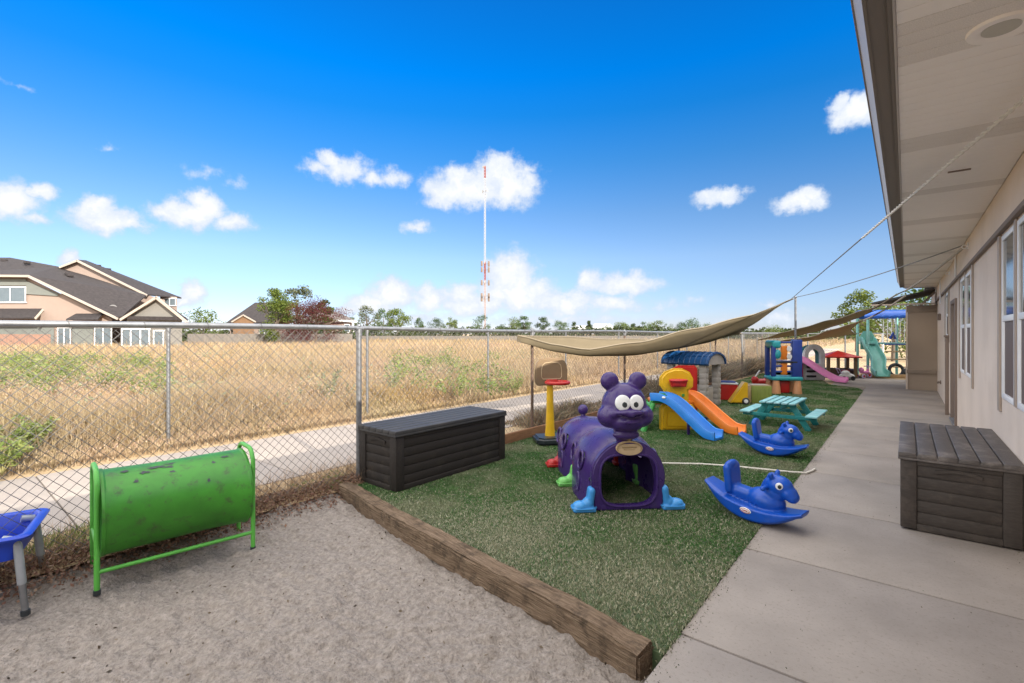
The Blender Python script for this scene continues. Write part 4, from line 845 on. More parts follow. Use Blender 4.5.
# ================================================================== big play set at the far end
M_mint = plastic('mint_steel', (.20, .46, .42), rough=.45)
r = thing('play_set', 'tall mint green swing and slide play set under a blue awning at the yard end', 'play set', cf(13.55, 17.7, .0), TH + rad(-18))
for x in (-.62, .62):
    for y in (-.5, .5): g = MB(); g.tube([(x, y, 0), (x, y, 2.15)], .045, 10); g.build('post', M_mint, r)
g = MB(); sec = [(.62 * math.cos(q), 2.12 + .28 * math.sin(q)) for q in np.linspace(0, math.pi, 12)]
g.sweep([(y, z) for y, z in sec] + [(y * .96, z - .03) for y, z in sec[::-1]], [(.75, 0, 0), (-.75, 0, 0)], side=(0, 1, 0))
for k in range(6): g.ell((-.62 + .25 * k, -.60, 2.14), (.13, .03, .07))
g.build('awning', plastic('awning_blue', (.02, .10, .42)), r, ang=60)
slide('slide', [(-.45, .2, 1.25), (-.45, -.05, 1.22), (-.48, -.35, 1.0), (-.40, -.7, .6), (-.50, -1.0, .25), (-.48, -1.25, .10), (-.48, -1.4, .09)], .42, P_tealg, r, .16)
g = MB(); g.prism([(-.22, 0), (.22, 0), (.22, .5), (.12, .68), (-.12, .68), (-.22, .5)][::-1], .06, M=T(-.45, .1, .95, rad(90)), b=.02); g.build('slide_hood', P_tealg, r)
g = MB(); g.box((0, .1, 1.18), (1.2, .8, .06)); g.build('deck', M_mint, r)
for k in range(7): g = MB(); x = -.15 + .125 * k; g.tube([(x, -.5, 1.2), (x, -.5, 2.1)], .012, 6); g.build('baluster', P_white, r)
for z in (.35, .62, .90, 1.15): g = MB(); g.tube([(-.1, -.5, z), (.62, -.5, z)], .022, 8); g.build('rung', P_tan if z < 1 else P_dblue, r)
g = MB(); g.tube([(.05, -.5, 1.35), (.12, -.56, 1.55), (.2, -.5, 1.35)], .05, 8); g.build('steering_wheel', P_dblue, r)
g = MB(); g.torus((.15, -.72, .25), .2, .055, (rad(80), 0, 0), n=28); g.torus((.5, -.68, .16), .13, .05, (rad(70), 0, rad(25)), n=24); g.build('tyre', P_black, r)
o = thing('timber_border', 'sunlit timber border around the bark under the play set', 'border', cf(13.3, 16.9, .0), TH + rad(-18)); g = MB(); g.box((0, 0, .05), (1.9, .12, .12), b=.01); g.build('sleeper', mat('pale_timber', (.50, .34, .18), .85, .2, 8), o)

# ================================================================== shade sails, poles, ropes
def lerp_tab(tab, t):
    for (t0, z0), (t1, z1) in zip(tab[:-1], tab[1:]):
        if t <= t1: f = (t - t0) / (t1 - t0); f = f * f * (3 - 2 * f) * .4 + f * .6; return z0 + (z1 - z0) * f
    return tab[-1][1]
def sail(name, label, near, far, zn, zf, belly, curve, grp, nt_=44, ns=16, hem=.012, m_=None):
    """three-cornered cloth: near edge and far edge share the first corner; the end edge is curved inward"""
    a0, a1 = Vector(near[0]), Vector(near[1]); b0, b1 = Vector(far[0]), Vector(far[1])
    V = []; F = []
    for i in range(nt_):
        t0 = i / (nt_ - 1)
        for j in range(ns):
            s = j / (ns - 1); t_ = t0 * (1 - curve * 4 * s * (1 - s) * t0)
            A = a0.lerp(a1, t_); A.z = lerp_tab(zn, t_); Bq = b0.lerp(b1, t_); Bq.z = lerp_tab(zf, t_)
            p = A.lerp(Bq, s); p.z -= belly * 4 * s * (1 - s) * math.sin(math.pi * min(1, t_ * .92 + .08)) ** .8
            p.z += .012 * math.sin(s * 21 + t_ * 6) * t_ + .008 * math.sin(t_ * 33 + s * 4)
            V.append(p[:])
    for i in range(nt_ - 1):
        for j in range(ns - 1): k = i * ns + j; F.append((k, k + 1, k + ns + 1, k + ns))
    o = np_mesh(name, V, F, M_sail, label=label, cat='shade sail', group=grp); o.data.materials[0] = m_ or M_sail; o.data.polygons.foreach_set('use_smooth', [True] * len(F))
    q = o.modifiers.new('thick', 'SOLIDIFY'); q.thickness = .004
    ring = [V[i * ns] for i in range(nt_)] + [V[(nt_ - 1) * ns + j] for j in range(1, ns)] + [V[i * ns + ns - 1] for i in range(nt_ - 2, -1, -1)]
    g = MB(); g.tube(ring, hem, 6); g.build('hem', mat('sail_hem', (.22, .18, .125), .85, .08, 20), o)
    return o, V
Bc = cf(7.52, 12.9, 2.47); Ac = Vector((-4.38, 5.5, 1.5)); Cc = Vector((-4.38, 17.9, 1.5))
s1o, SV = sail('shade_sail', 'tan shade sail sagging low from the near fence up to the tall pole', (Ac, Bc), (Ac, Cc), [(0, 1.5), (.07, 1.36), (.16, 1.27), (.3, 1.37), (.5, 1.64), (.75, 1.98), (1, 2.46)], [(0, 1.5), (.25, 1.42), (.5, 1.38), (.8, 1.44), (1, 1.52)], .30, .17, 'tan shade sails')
hook = Vector((.585, 8.56, 2.65))
M_sail2 = mat('shade_cloth_lightened', (.40, .32, .20), .85, .08, 2.5, bump=.25, bscale=500, bdist=.001, spec=.1, trans=.3)  # lighter colour makes up for missing light on the far sails' shaded undersides
def edge_tab(a, b, pix):
    """height along the edge a-b read off where it crosses each measured direction"""
    out = []
    for u, v in pix:
        best = min((abs(512 + FPX * (p := a.lerp(b, k / 400)).dot(RT) / p.dot(FW) - u), k / 400, p.dot(FW)) for k in range(401))
        out.append((best[1], CAMH - (v - HZ) * best[2] / FPX))
    out[0] = (0, out[0][1]); out[-1] = (1, out[-1][1]); return out
R2 = at(905, 291, 9.6); L2 = at(757, 340, 18.6); M2 = at(880, 309, 15.0)
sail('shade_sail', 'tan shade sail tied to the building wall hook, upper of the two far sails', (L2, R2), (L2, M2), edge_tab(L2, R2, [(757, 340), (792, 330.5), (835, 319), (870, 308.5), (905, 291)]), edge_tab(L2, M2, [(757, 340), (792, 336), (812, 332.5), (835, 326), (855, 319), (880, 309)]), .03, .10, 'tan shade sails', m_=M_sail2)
L3 = at(767, 342, 18.0); R3 = at(864, 320, 16.6); M3 = at(858, 334, 18.2)
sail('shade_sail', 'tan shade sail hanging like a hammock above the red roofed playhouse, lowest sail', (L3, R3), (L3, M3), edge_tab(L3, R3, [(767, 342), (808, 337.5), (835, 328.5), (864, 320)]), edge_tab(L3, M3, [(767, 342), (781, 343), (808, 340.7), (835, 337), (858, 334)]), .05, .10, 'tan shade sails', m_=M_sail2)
def pole(u, d, ztop, label):
    p = cf((u - 512) * d / FPX, d); g = MB(); g.tube([(0, 0, -.05), (0, 0, ztop)], .027, 12); g.ell((0, 0, ztop), .034); o = g.build('pole', M_steel, label=label, cat='pole', loc=(p.x, p.y, 0)); return p
pole(795.5, 12.95, 2.5, 'thin grey steel pole holding up the high corner of the big shade sail')
def rope(name, a, b, sagz, r, m, label, twist=False):
    n = 70; P = []
    a, b = Vector(a), Vector(b)
    for i in range(n):
        f = i / (n - 1); p = a.lerp(b, f); p.z -= sagz * 4 * f * (1 - f); P.append(p)
    g = MB()
    if twist:
        dv = (b - a).normalized(); u_ = dv.cross(Vector((0, 0, 1))).normalized(); w_ = dv.cross(u_); Ln = (b - a).length; nn = int(Ln * 60)
        for ph in (0, math.pi):
            Q = []
            for i in range(nn):
                f = i / (nn - 1); p = a.lerp(b, f); p.z -= sagz * 4 * f * (1 - f); q = f * Ln * 42 + ph; Q.append(p + (u_ * math.cos(q) + w_ * math.sin(q)) * r * .55)
            g.tube(Q, r * .6, 5)
    else: g.tube(P, r, 6)
    return g.build(name, m, label=label, cat='rope')
ns = 16
bp_ = Vector(SV[42 * ns])
w1 = Vector((.62, 3.02, 2.62))
d1 = (at(1130, 8, 1.76)); 
knee = bp_.lerp(d1, .66)
rope('rope', knee, d1, .0, .012, M_rope, 'white twisted rope running up under the soffit towards the camera', True)
rope('rope', bp_, knee, .0, .0075, M_ropeg, 'grey rope rising steeply from the shade sail to the white rope at the gutter')
hk2 = Vector((.61, 8.9, 2.72))
rope('rope', Bc + Vector((0, 0, .02)), hk2, .06, .008, M_ropeg, 'thin grey rope from the tall pole to the wall under the soffit')
rope('sail_strap', R2, hook, .03, .016, mat('strap_webbing', (.42, .36, .29), .9), 'tan webbing strap from the upper far sail to the hook on the beige wall')
rope('sail_strap', R3, at(905, 296, 12.0), .05, .022, MATS['strap_webbing'], 'short tan strap tying the lowest far sail up towards the building')
g = MB(); p = Vector(Cc); g.tube([p, p + Vector((.0, 0, -.22)), p + Vector((.03, .02, -.75))], .03, 7, radii=[.05, .035, .012]); g.build('sail_tie', M_ropeg, label='frayed hanging tie where the big sail meets the far fence post', cat='tie')
# white rope lying on the turf
pts = [gnd(u, v, .012) for u, v in ((652, 463), (672, 463.5), (700, 464), (730, 466), (760, 469), (790, 472), (806, 473), (812, 471), (815, 469))]
g = MB(); g.tube(pts, .012, 8); g.build('ground_cord', M_rope, label='white cord lying across the turf behind the near rocking horse', cat='cord')

# ================================================================== dry grass field, weeds, litter
M_dry = leafmat('dry_grass', [(.17, .115, .06), (.43, .33, .18), (.31, .23, .125), (.56, .45, .275), (.25, .18, .105), (.41, .305, .195)], .8, .3,
                patch=[((.46, .29, .09), .5, .50, .68, .5), ((.46, .32, .26), .16, .5, .7, .6), ((.22, .26, .09), .30, .58, .74, .35)])
def field_pts(n, d0, d1, a0, a1):
    d = d0 * (d1 / d0) ** rng.random(n); a = a0 + (a1 - a0) * rng.random(n); l = np.tan(a) * d
    P = np.stack([RT.x * l + FW.x * d, RT.y * l + FW.y * d, np.full(n, -.012)], 1)
    return P[(P[:, 0] < -7.42) & (P[:, 1] < 140)], d
Vs = []; Fs = []; off = 0
for n, d0, d1, hh in ((150000, 5.2, 14, .50), (120000, 14, 40, .55), (70000, 40, 130, .6)):
    P, _ = field_pts(n, d0, d1, rad(-62), rad(44)); dd = np.hypot(P[:, 0], P[:, 1])
    edge_f = np.clip((-7.4 - P[:, 0]) / 1.2, .25, 1)
    h = hh * (.45 + .75 * rng.random(len(P))) * edge_f * np.clip(1 + .9 * vnoise(P[:, 0], P[:, 1], .35, 21) + 1.1 * vnoise(P[:, 0], P[:, 1], 1.1, 22), .2, 2); w = .0035 + .00095 * dd
    V, F = blades(P, h, w, .75); Vs.append(V); Fs.append(F + off); off += len(V)
np_mesh('dry_grass', np.concatenate(Vs), np.concatenate(Fs), M_dry, kind='stuff', label='tall dry straw coloured grass covering the field')
# seed heads: soft pinkish tufts on top
P, _ = field_pts(200000, 5.4, 60, rad(-60), rad(44)); dd = np.hypot(P[:, 0], P[:, 1]); P[:, 2] += (.18 + .40 * rng.random(len(P))) * np.clip((-7.5 - P[:, 0]) / 1.2, .3, 1)
V, F = leaves([((0, 0, 0), (1e-4,) * 3)], len(P), 1); V = V.reshape(-1, 4, 3) * np.array([.5, .5, 1.2]) * (.016 + .0020 * dd)[:, None, None] + P[:, None, :]
np_mesh('grass_seed_heads', V.reshape(-1, 3), F, leafmat('seed_heads', [(.46, .32, .22), (.60, .45, .31), (.42, .27, .20), (.52, .38, .25), (.36, .22, .17)], .9, .3, patch=[((.40, .36, .15), .35, .5, .68, .6)]), kind='stuff', label='pale pinkish seed heads of the dry grass')
M_weed = leafmat('weed_leaves', [(.10, .15, .035), (.19, .25, .06), (.27, .30, .10), (.15, .20, .06), (.34, .33, .16)], .6, .3)
M_weedg = leafmat('grey_weed_leaves', [(.17, .20, .11), (.25, .28, .16), (.32, .34, .22), (.21, .24, .12)], .6, .3)
M_stem = mat('weed_stem', (.26, .24, .10), .8, .2, 10)
def weed(p, h, sp, n, m, label, grp, sz=.05):
    r = thing('weed', label, 'weed', p, 0, grp); cl = []
    g = MB()
    for k in range(7):
        a = k * 2.4 + random.random(); e = Vector((math.cos(a) * sp * random.uniform(.3, 1), math.sin(a) * sp * random.uniform(.3, 1), h * random.uniform(.55, 1)))
        g.tube([(0, 0, 0), e * .5 + Vector((0, 0, h * .12)), e], .006, 5, radii=[.008, .006, .003])
        for q in (.4, .6, .8, 1): c = e * q + Vector((0, 0, h * .2 * q * (1 - q))); cl.append((c[:], (sp * .22, sp * .22, h * .12)))
    g.build('stem', M_stem, r)
    V, F = leaves(cl, n, sz, aspect=.4); np_mesh('leaves', V, F, m, r)
WEED = [(22, 462, .55, .34, 900, 0, 'broad green weed growing over the sidewalk edge at the far left of the fence'), (60, 440, .42, .26, 500, 0, 'smaller green weed just right of the broad one by the sidewalk edge'),
        (2, 475, .4, .3, 400, 0, 'green weed cut by the left edge of the photo beyond the fence')]
for u, v, h, sp, n, k, lb in WEED: weed(gnd(u, v, 0), h, sp, n, M_weed, lb, 'weeds in the dry field', .06)
for (u, v, h, sp, n, m, lb) in ((330, 404, .75, .3, 420, M_weedg, 'grey green weed standing in dry grass left of the dark-footed fence post'), (392, 400, .85, .22, 320, M_weedg, 'tall grey green weed right of the twin fence posts'),
        (458, 402, .8, .3, 360, M_weed, 'leafy weed in the dry grass behind the left storage box'), (515, 395, .6, .3, 330, M_weed, 'low leafy weed left of the basketball hoop beyond the fence'), (205, 425, .4, .2, 200, M_weed, 'small weed right of the far fence post behind the green drum')):
    weed(gnd(u, v, 0), h, sp, n, m, lb, 'weeds in the dry field', .055)
cl = []
for k in range(120):
    d = random.uniform(9, 19); u = random.uniform(-30, 168) if k < 92 else random.uniform(395, 520); c = cf((u - 512) * d / FPX, d, random.uniform(.35, .75)); cl.append((c[:], (random.uniform(.15, .45), random.uniform(.15, .45), random.uniform(.15, .4))))
V, F = leaves(cl, 15000, .085, aspect=.35); np_mesh('green_weed_patch', V, F, M_weed, kind='stuff', label='patch of green weeds among the dry grass')
cl = []
for k in range(260):
    d = 8 * (48 / 8) ** random.random(); u = random.uniform(-20, 530); c = cf((u - 512) * d / FPX, d, random.uniform(.2, .5))
    if c.x < -8.6: q = .10 + .012 * d; cl.append((c[:], (q * 1.4, q * 1.4, random.uniform(.12, .28))))
V, F = leaves(cl, 7000, .10, aspect=.35); np_mesh('scattered_weeds', V, F, M_weedg, kind='stuff', label='thin grey green weeds scattered through the dry grass')
# leaf litter at the foot of the near fence and dry brush further along
n = 36000; P = scatter(n, -4.95, -4.0, -.6, 3.0); P = P[rng.random(n) < np.clip(1.1 - np.abs(P[:, 0] + 4.46) / .36, .015, 1)]; n = len(P)
P[:, 2] = -.03 + .11 * rng.random(n) * np.exp(-((P[:, 0] + 4.42) / .22) ** 2) - .06 * np.clip((P[:, 0] + 4.3) / .3, 0, 1)
V, F = leaves([((0, 0, 0), (1e-4,) * 3)], n, 1); V = V.reshape(-1, 4, 3) * .026 + P[:, None, :]
np_mesh('leaf_litter', V.reshape(-1, 3), F, leafmat('litter', [(.14, .075, .05), (.28, .165, .11), (.20, .10, .075), (.40, .28, .20), (.09, .055, .04)], .9, .1), kind='stuff', label='dry brown leaves drifted against the fence foot')
P = scatter(5200, -4.9, -4.3, -.5, 3.2); P[:, 2] = -.06; V, F = blades(P, .05 + .22 * rng.random(len(P)), .004, 1.6)
np_mesh('dry_stalks', V, F, leafmat('stalks', [(.30, .19, .11), (.44, .31, .19), (.22, .14, .08)], .9, .1), kind='stuff', label='dry stalks matted along the fence foot')
P = np.concatenate([scatter(9000, -5.3, -4.42, 6.2, 14), scatter(14000, -5.4, -4.5, 13, 26)]); P[:, 2] = 0; hb = np.where(P[:, 1] > 11, .50, .28) * np.clip(.75 + 2.2 * vnoise(P[:, 0] * 1.5, P[:, 1], 1.6, 31), .15, 1.6)
V, F = blades(P, hb * (.3 + .8 * rng.random(len(P))), .009 + .0011 * P[:, 1], 1.8)
np_mesh('dry_brush', V, F, leafmat('brush', [(.16, .12, .09), (.36, .26, .17), (.28, .17, .09), (.14, .12, .09), (.22, .21, .11), (.44, .33, .22)], .9, .15), kind='stuff', label='grey brown dry brush along the outside of the near fence')
cl = [((-4.55 + random.uniform(-.1, .1), y, .02), (.12, .16, .08)) for y in (.7, .95, 1.25, 1.5, 2.35, 2.62, 2.75)]; V, F = leaves(cl, 700, .04, aspect=.3)
np_mesh('green_sprouts', V, F, M_weed, kind='stuff', label='small green sprouts at the fence foot')
# strip of green verge between drum and sidewalk
P = scatter(5000, -5.35, -4.6, .3, 1.9); P[:, 2] = 0; P = P[vnoise(P[:, 0], P[:, 1], 2.5, 5) > -.12]; V, F = blades(P, .03 + .09 * rng.random(len(P)), .005, .9)
np_mesh('verge_grass', V, F, leafmat('verge', [(.08, .14, .03), (.17, .25, .05), (.24, .28, .09)], .6, .3), kind='stuff', label='short green grass beside the sidewalk')
# crumbs of dirt and bark on the sand and the path corner
n = 420; P = scatter(n, -4.2, -.95, -.3, 2.5); r_ = .004 + .009 * rng.random(n); V, F = leaves([((0, 0, 0), (1e-4,) * 3)], n, 1); V = V.reshape(-1, 4, 3) * (r_ * 2)[:, None, None] + P[:, None, :]; V[..., 2] = -.093 + .01 * rng.random((n, 1)) + (V[..., 2] - P[:, None, 2])
np_mesh('bark_crumbs', V.reshape(-1, 3), F, leafmat('crumbs', [(.05, .04, .03), (.12, .09, .06), (.2, .16, .12)], .9, 0), kind='stuff', label='dark crumbs of bark scattered on the sand')

# grit and grass crumbs blown along the seam between turf and path and against the wall
n = 2600; P = scatter(n, -.9, .62, 1.9, 9); k_ = rng.random(n); P[:, 0] = np.where(k_ < .75, -.89 + .10 * rng.random(n) ** 2.2 - .01, np.where(k_ < .9, .62 - .05 * rng.random(n) ** 2, P[:, 0])); P[:, 2] = .003
V, F = leaves([((0, 0, 0), (1e-4,) * 3)], n, 1); V = V.reshape(-1, 4, 3) * (.004 + .007 * rng.random((n, 1, 1))) + P[:, None, :]; V[..., 2] = np.maximum(V[..., 2], .001)
np_mesh('path_grit', V.reshape(-1, 3), F, leafmat('grit', [(.06, .05, .035), (.14, .11, .07), (.08, .10, .04), (.22, .18, .13)], .9, 0), kind='stuff', label='dark grit along the seam of turf and path')

# ================================================================== trees
M_bark = mat('bark', (.13, .10, .075), .95, .3, 12, bump=.6, bscale=30, bdist=.02)
GREENS = [leafmat('leaves_green', [(.028, .058, .012), (.05, .095, .018), (.085, .14, .028), (.04, .075, .016), (.12, .17, .04)], .55, .3), leafmat('leaves_yellow_green', [(.055, .085, .014), (.11, .155, .028), (.17, .205, .04), (.08, .115, .022)], .55, .3),
          leafmat('leaves_dark', [(.025, .05, .018), (.045, .075, .025), (.07, .10, .035), (.035, .06, .02)], .6, .2), leafmat('leaves_maroon', [(.045, .009, .012), (.08, .016, .018), (.12, .032, .028), (.055, .012, .015)], .5, .25), leafmat('leaves_grey', [(.06, .08, .04), (.11, .125, .07), (.16, .17, .10)], .6, .25)]
def tree(name, label, loc, h, wd, m, n=1800, trunk=.22, seed=1, cone=False, group=None, cat='tree'):
    rr = random.Random(seed); r = thing(name, label, cat, loc, 0, group); z0 = h * trunk; cl = []
    g = MB(); g.tube([(0, 0, -.1), (.02 * h * rr.uniform(-1, 1), 0, h * .3), (0, .02 * h * rr.uniform(-1, 1), h * .75)], .02 * h, 8, radii=[.03 * h, .022 * h, .008 * h])
    for k in range(6 if not cone else 3):
        a = k * 2.4 + rr.random(); g.tube([(0, 0, h * rr.uniform(.22, .45)), (math.cos(a) * wd * .2, math.sin(a) * wd * .2, h * .55), (math.cos(a) * wd * .36, math.sin(a) * wd * .36, h * rr.uniform(.6, .8))], .01 * h, 6, radii=[.012 * h, .008 * h, .003 * h])
    g.build('trunk', M_bark, r)
    nc = 34
    for k in range(nc):
        f = rr.random(); z = z0 + (h - z0) * (.06 + .9 * f); e = (math.sin(math.pi * min(1, .12 + .86 * f)) ** .6) if not cone else (1.02 - f) ** .8
        a = rr.random() * 6.283; q = rr.random() ** .5 * wd * .5 * e * .86; s = wd * rr.uniform(.09, .19)
        cl.append(((math.cos(a) * q, math.sin(a) * q, z), (s, s, s * rr.uniform(.6, .9))))
    V, F = leaves(cl, n, h * .045 * (1800 / n) ** .4, rg=np.random.default_rng(seed), aspect=.7); np_mesh('crown', V, F, m, r); return r
HB = 62.
def tl(u, d, z=-.05): return cf((u - 512) * d / FPX, d, z)
tree('poplar_tree', 'bright yellow green tree with pale shoots beside the dark roofed house', tl(276, 64), 7.6, 6.0, GREENS[1], 9000, .08, 3)
tree('broadleaf_tree', 'grey green airy tree just right of the bright yellow green tree', tl(298, 68), 8.2, 5.4, GREENS[4], 4200, .2, 4)
tree('maple_tree', 'wide maroon leaved tree in front of the grey roofed house', tl(316, 62), 5.6, 9.6, GREENS[3], 15000, .10, 5)
tree('broadleaf_tree', 'dark green rounded tree poking above the maroon tree', tl(324, 70), 6.6, 3.2, GREENS[0], 1400, .25, 6)
tree('shrub', 'bright green rounded shrub beside the large house under the gable', tl(203, 66), 4.8, 6.2, GREENS[1], 1900, .05, 8, cat='shrub')
tree('broadleaf_tree', 'full green tree above the far shade sail beside the building', tl(857, 42), 5.2, 4.0, GREENS[1], 3200, .2, 9)
tree('broadleaf_tree', 'loose green tree behind the tall play set at the yard end', tl(893, 27), 3.4, 4.2, GREENS[1], 2800, .1, 10)
tree('broadleaf_tree', 'broad green tree right of the play set partly hidden by the bump-out wall', tl(925, 30), 4.4, 4.6, GREENS[0], 2400, .12, 12)
protos = []
far = [(367, 306, 26, 4), (384, 310, 22, 0), (398, 309, 26, 1), (418, 318, 18, 0), (436, 319, 22, 2), (452, 318, 16, 1), (482, 316, 22, 0), (500, 324, 14, 2), (512, 318, 22, 1), (524, 316, 16, 0), (543, 317, 16, 2), (560, 321, 18, 0), (574, 322, 12, 2),
       (589, 321, 11, 2), (606, 324, 14, 0), (621, 322, 18, 1), (633, 323, 12, 2), (645, 322, 16, 0), (656, 320, 18, 1), (668, 323, 14, 0), (681, 322, 16, 2), (692, 319, 20, 0), (708, 324, 18, 1), (726, 323, 16, 0), (350, 318, 16, 0), (774, 327, 30, 1), (812, 330, 30, 0)]
kinds = {0: 'mid green', 1: 'yellow green', 2: 'dark green', 4: 'grey green'}
words = ['first', 'second', 'third', 'fourth', 'fifth', 'sixth', 'seventh', 'eighth', 'ninth', 'tenth', 'eleventh', 'twelfth', 'thirteenth', 'fourteenth', 'fifteenth', 'sixteenth', 'seventeenth', 'eighteenth', 'nineteenth', 'twentieth', 'twenty-first', 'twenty-second', 'twenty-third', 'twenty-fourth', 'twenty-fifth', 'twenty-sixth', 'twenty-seventh', 'twenty-eighth']
for k, (u, vt, wpx, m) in enumerate(sorted(far)):
    d = random.uniform(118, 160) if u < 760 else 70; wd = wpx * d / FPX * 1.15; h = (HZ - vt) * d / FPX + CAMH
    tree('far_tree', f'small {kinds[m]} tree on the horizon, {words[k]} from the left in the distant row', tl(u, d, 0), h, max(wd, h * .7), GREENS[m], 2800, .03, 40 + k, m == 2 and wpx < 14, 'distant trees along the horizon')
cl = []
for k in range(150):
    u = -40 + 900 * k / 150 + random.uniform(-4, 4); d = random.uniform(108, 116) if u > 345 else random.uniform(76, 84)
    c = tl(u, d, random.uniform(.5, 2.6 if u > 345 else 1.6)); cl.append((c[:], (2.8, 2.8, random.uniform(.7, 1.4))))
V, F = leaves(cl, 26000, .55, aspect=.7); np_mesh('far_hedge', V, F, leafmat('leaves_scrub', [(.02, .034, .01), (.045, .065, .018), (.08, .095, .03), (.032, .045, .016)], .6, .2), kind='stuff', label='low dark scrub along the far edge of the field')

# ================================================================== houses beyond the field
M_cream = mat('house_siding_cream', (.31, .235, .195), .85, .04, 2); M_greyb = mat('house_siding_grey', (.20, .188, .168), .85, .05, 2, bump=.3, bscale=10, stretch=(.2, .2, 6)); M_sage = mat('house_siding_sage', (.17, .18, .165), .85, .05, 2)
M_barge = mat('house_trim_cream', (.40, .34, .285), .7, .04, 3); M_roof = mat('roof_charcoal', (.036, .030, .030), .9, .4, 4, bump=.6, bscale=10, bdist=.03); M_hglass = mat('house_glass', (.12, .15, .17), .15, .1, 2, spec=.8)
M_orange = mat('house_gable_cedar', (.20, .115, .062), .8, .1, 3)
def slab(mb, pts, d, depth):
    """outline measured at distance d, given real depth away from the viewer"""
    A = [at(u, v, d) for u, v in pts]; q = sum(A, Vector()) / len(A); q.z = 0; q.normalize(); Bq = [p + q * depth for p in A]; n = len(A); t = bmesh.new()
    a = [t.verts.new(p) for p in A]; b = [t.verts.new(p) for p in Bq]
    t.faces.new(a[::-1]); t.faces.new(b)
    for i in range(n): t.faces.new((a[i], a[(i + 1) % n], b[(i + 1) % n], b[i]))
    bmesh.ops.recalc_face_normals(t, faces=t.faces); mb._merge(t); return mb
def plane(mb, pts, th=.16):
    """sloping roof plane through measured points (u, v, distance), with thickness"""
    A = [at(*p) for p in pts]; t = bmesh.new(); a = [t.verts.new(p) for p in A]; b = [t.verts.new(p - Vector((0, 0, th))) for p in A]; n = len(A)
    f1 = t.faces.new(a); f2 = t.faces.new(b[::-1])
    for i in range(n): t.faces.new((a[i], b[i], b[(i + 1) % n], a[(i + 1) % n]))
    bmesh.ops.triangulate(t, faces=[f1, f2]); bmesh.ops.recalc_face_normals(t, faces=t.faces); mb._merge(t); return mb
def bar(mb, p, q, d, w=.22, dep=.12):
    a, b = at(p[0], p[1], d), at(q[0], q[1], d); dv = (b - a); side = FW * dep; up = dv.normalized().cross(FW).normalized() * w
    if up.z > 0: up = -up
    t = bmesh.new(); V = [t.verts.new(x) for x in (a, b, b + up, a + up, a + side, b + side, b + up + side, a + up + side)]
    for f in ((0, 1, 2, 3), (7, 6, 5, 4), (0, 4, 5, 1), (3, 2, 6, 7), (1, 5, 6, 2), (0, 3, 7, 4)): t.faces.new([V[i] for i in f])
    bmesh.ops.recalc_face_normals(t, faces=t.faces); mb._merge(t); return mb
def hwin(par, rel, u0, v0, u1, v1, d, fr=.12, mull=1):
    g = MB(); a, b = at(u0, v0, d), at(u1, v1, d); wpx = fr * FPX / d
    for q in (((u0, v0), (u1, v0)), ((u0, v1 - wpx), (u1, v1 - wpx))): bar(g, *q, d - .06, fr, .1)
    for x in [u0, u1 - wpx] + [u0 + (u1 - u0) * (k + 1) / (mull + 1) - wpx / 2 for k in range(mull)]: slab(g, [(x, v0 + wpx), (x + wpx, v0 + wpx), (x + wpx, v1 - wpx), (x, v1 - wpx)], d - .055, .09)
    rel(g); w = g.build('window', M_white, par, smooth=False)
    g = MB(); slab(g, [(u0 + wpx * .5, v0 + wpx * .5), (u1 - wpx * .5, v0 + wpx * .5), (u1 - wpx * .5, v1 - wpx * .5), (u0 + wpx * .5, v1 - wpx * .5)], d - .01, .02); rel(g); g.build('pane', M_hglass, w, smooth=False)
def house(label, loc, name='house'):
    r = thing(name, label, 'house', loc)
    def rel(mb): mb.bm.transform(Matrix.Translation(-Vector(loc))); return mb
    return r, rel
D = 50.
r, rel = house('large two storey cream house with dark gabled roofs at the left beyond the field', tl(70, 54, 0))
g = MB(); slab(g, [(-60, 276), (26, 276.5), (112, 319), (112, 348), (-60, 348)], 50.4, 9); slab(g, [(60, 268.5), (76.7, 261.2), (146, 294.6), (165, 300), (165, 346), (64, 346)], 56.4, 7); slab(g, [(160, 296), (177, 297), (177, 346), (160, 346)], 60, 5); rel(g).build('wall', M_cream, r, smooth=False)
g = MB(); slab(g, [(127, 318), (156, 299.5), (182, 320), (182, 347), (127, 347)], 47.4, 6); rel(g).build('gable_wall', M_greyb, r, smooth=False)
g = MB(); slab(g, [(26, 281), (58, 294), (58, 296), (26, 294)], 50.25, .14); slab(g, [(-60, 278), (26, 279), (26, 285.5), (-60, 285.5)], 50.26, .13); slab(g, [(-60, 327), (54, 327), (54, 347), (-60, 347)], 50.2, .15); slab(g, [(72, 327), (93, 327), (93, 347), (72, 347)], 50.2, .15); rel(g).build('siding_and_eave_shade', M_sage, r, smooth=False)  # sage siding, plus a dark strip painted in for shade under the eave
g = MB(); plane(g, [(-60, 257.5, 58), (10, 257.5, 58), (58.6, 266.5, 57), (146, 295, 55), (122, 316, 49.6), (113, 317, 49.6), (28, 275, 49.6), (-60, 274, 49.6)])
plane(g, [(76.7, 259.6, 55.9), (86, 260.2, 62), (181.5, 297.5, 62), (146, 294, 55.9)]); plane(g, [(76.7, 259.6, 55.9), (58.6, 266.5, 55.9), (58.6, 266.5, 62), (86, 260.2, 62)])
plane(g, [(156, 296, 46.9), (156, 297.5, 54), (188, 319, 54), (186.5, 321, 46.9)]); plane(g, [(156, 296, 46.9), (121, 317.5, 46.9), (124, 315, 54), (156, 297.5, 54)])
plane(g, [(-60, 318, 48.6), (34, 317.5, 48.6), (42, 308.5, 50.3), (-60, 308.5, 50.3)], .12); plane(g, [(66, 319, 48.8), (98, 319, 48.8), (103, 313.5, 50.3), (76, 313.5, 50.3)], .12); rel(g).build('roof', M_roof, r, smooth=False)
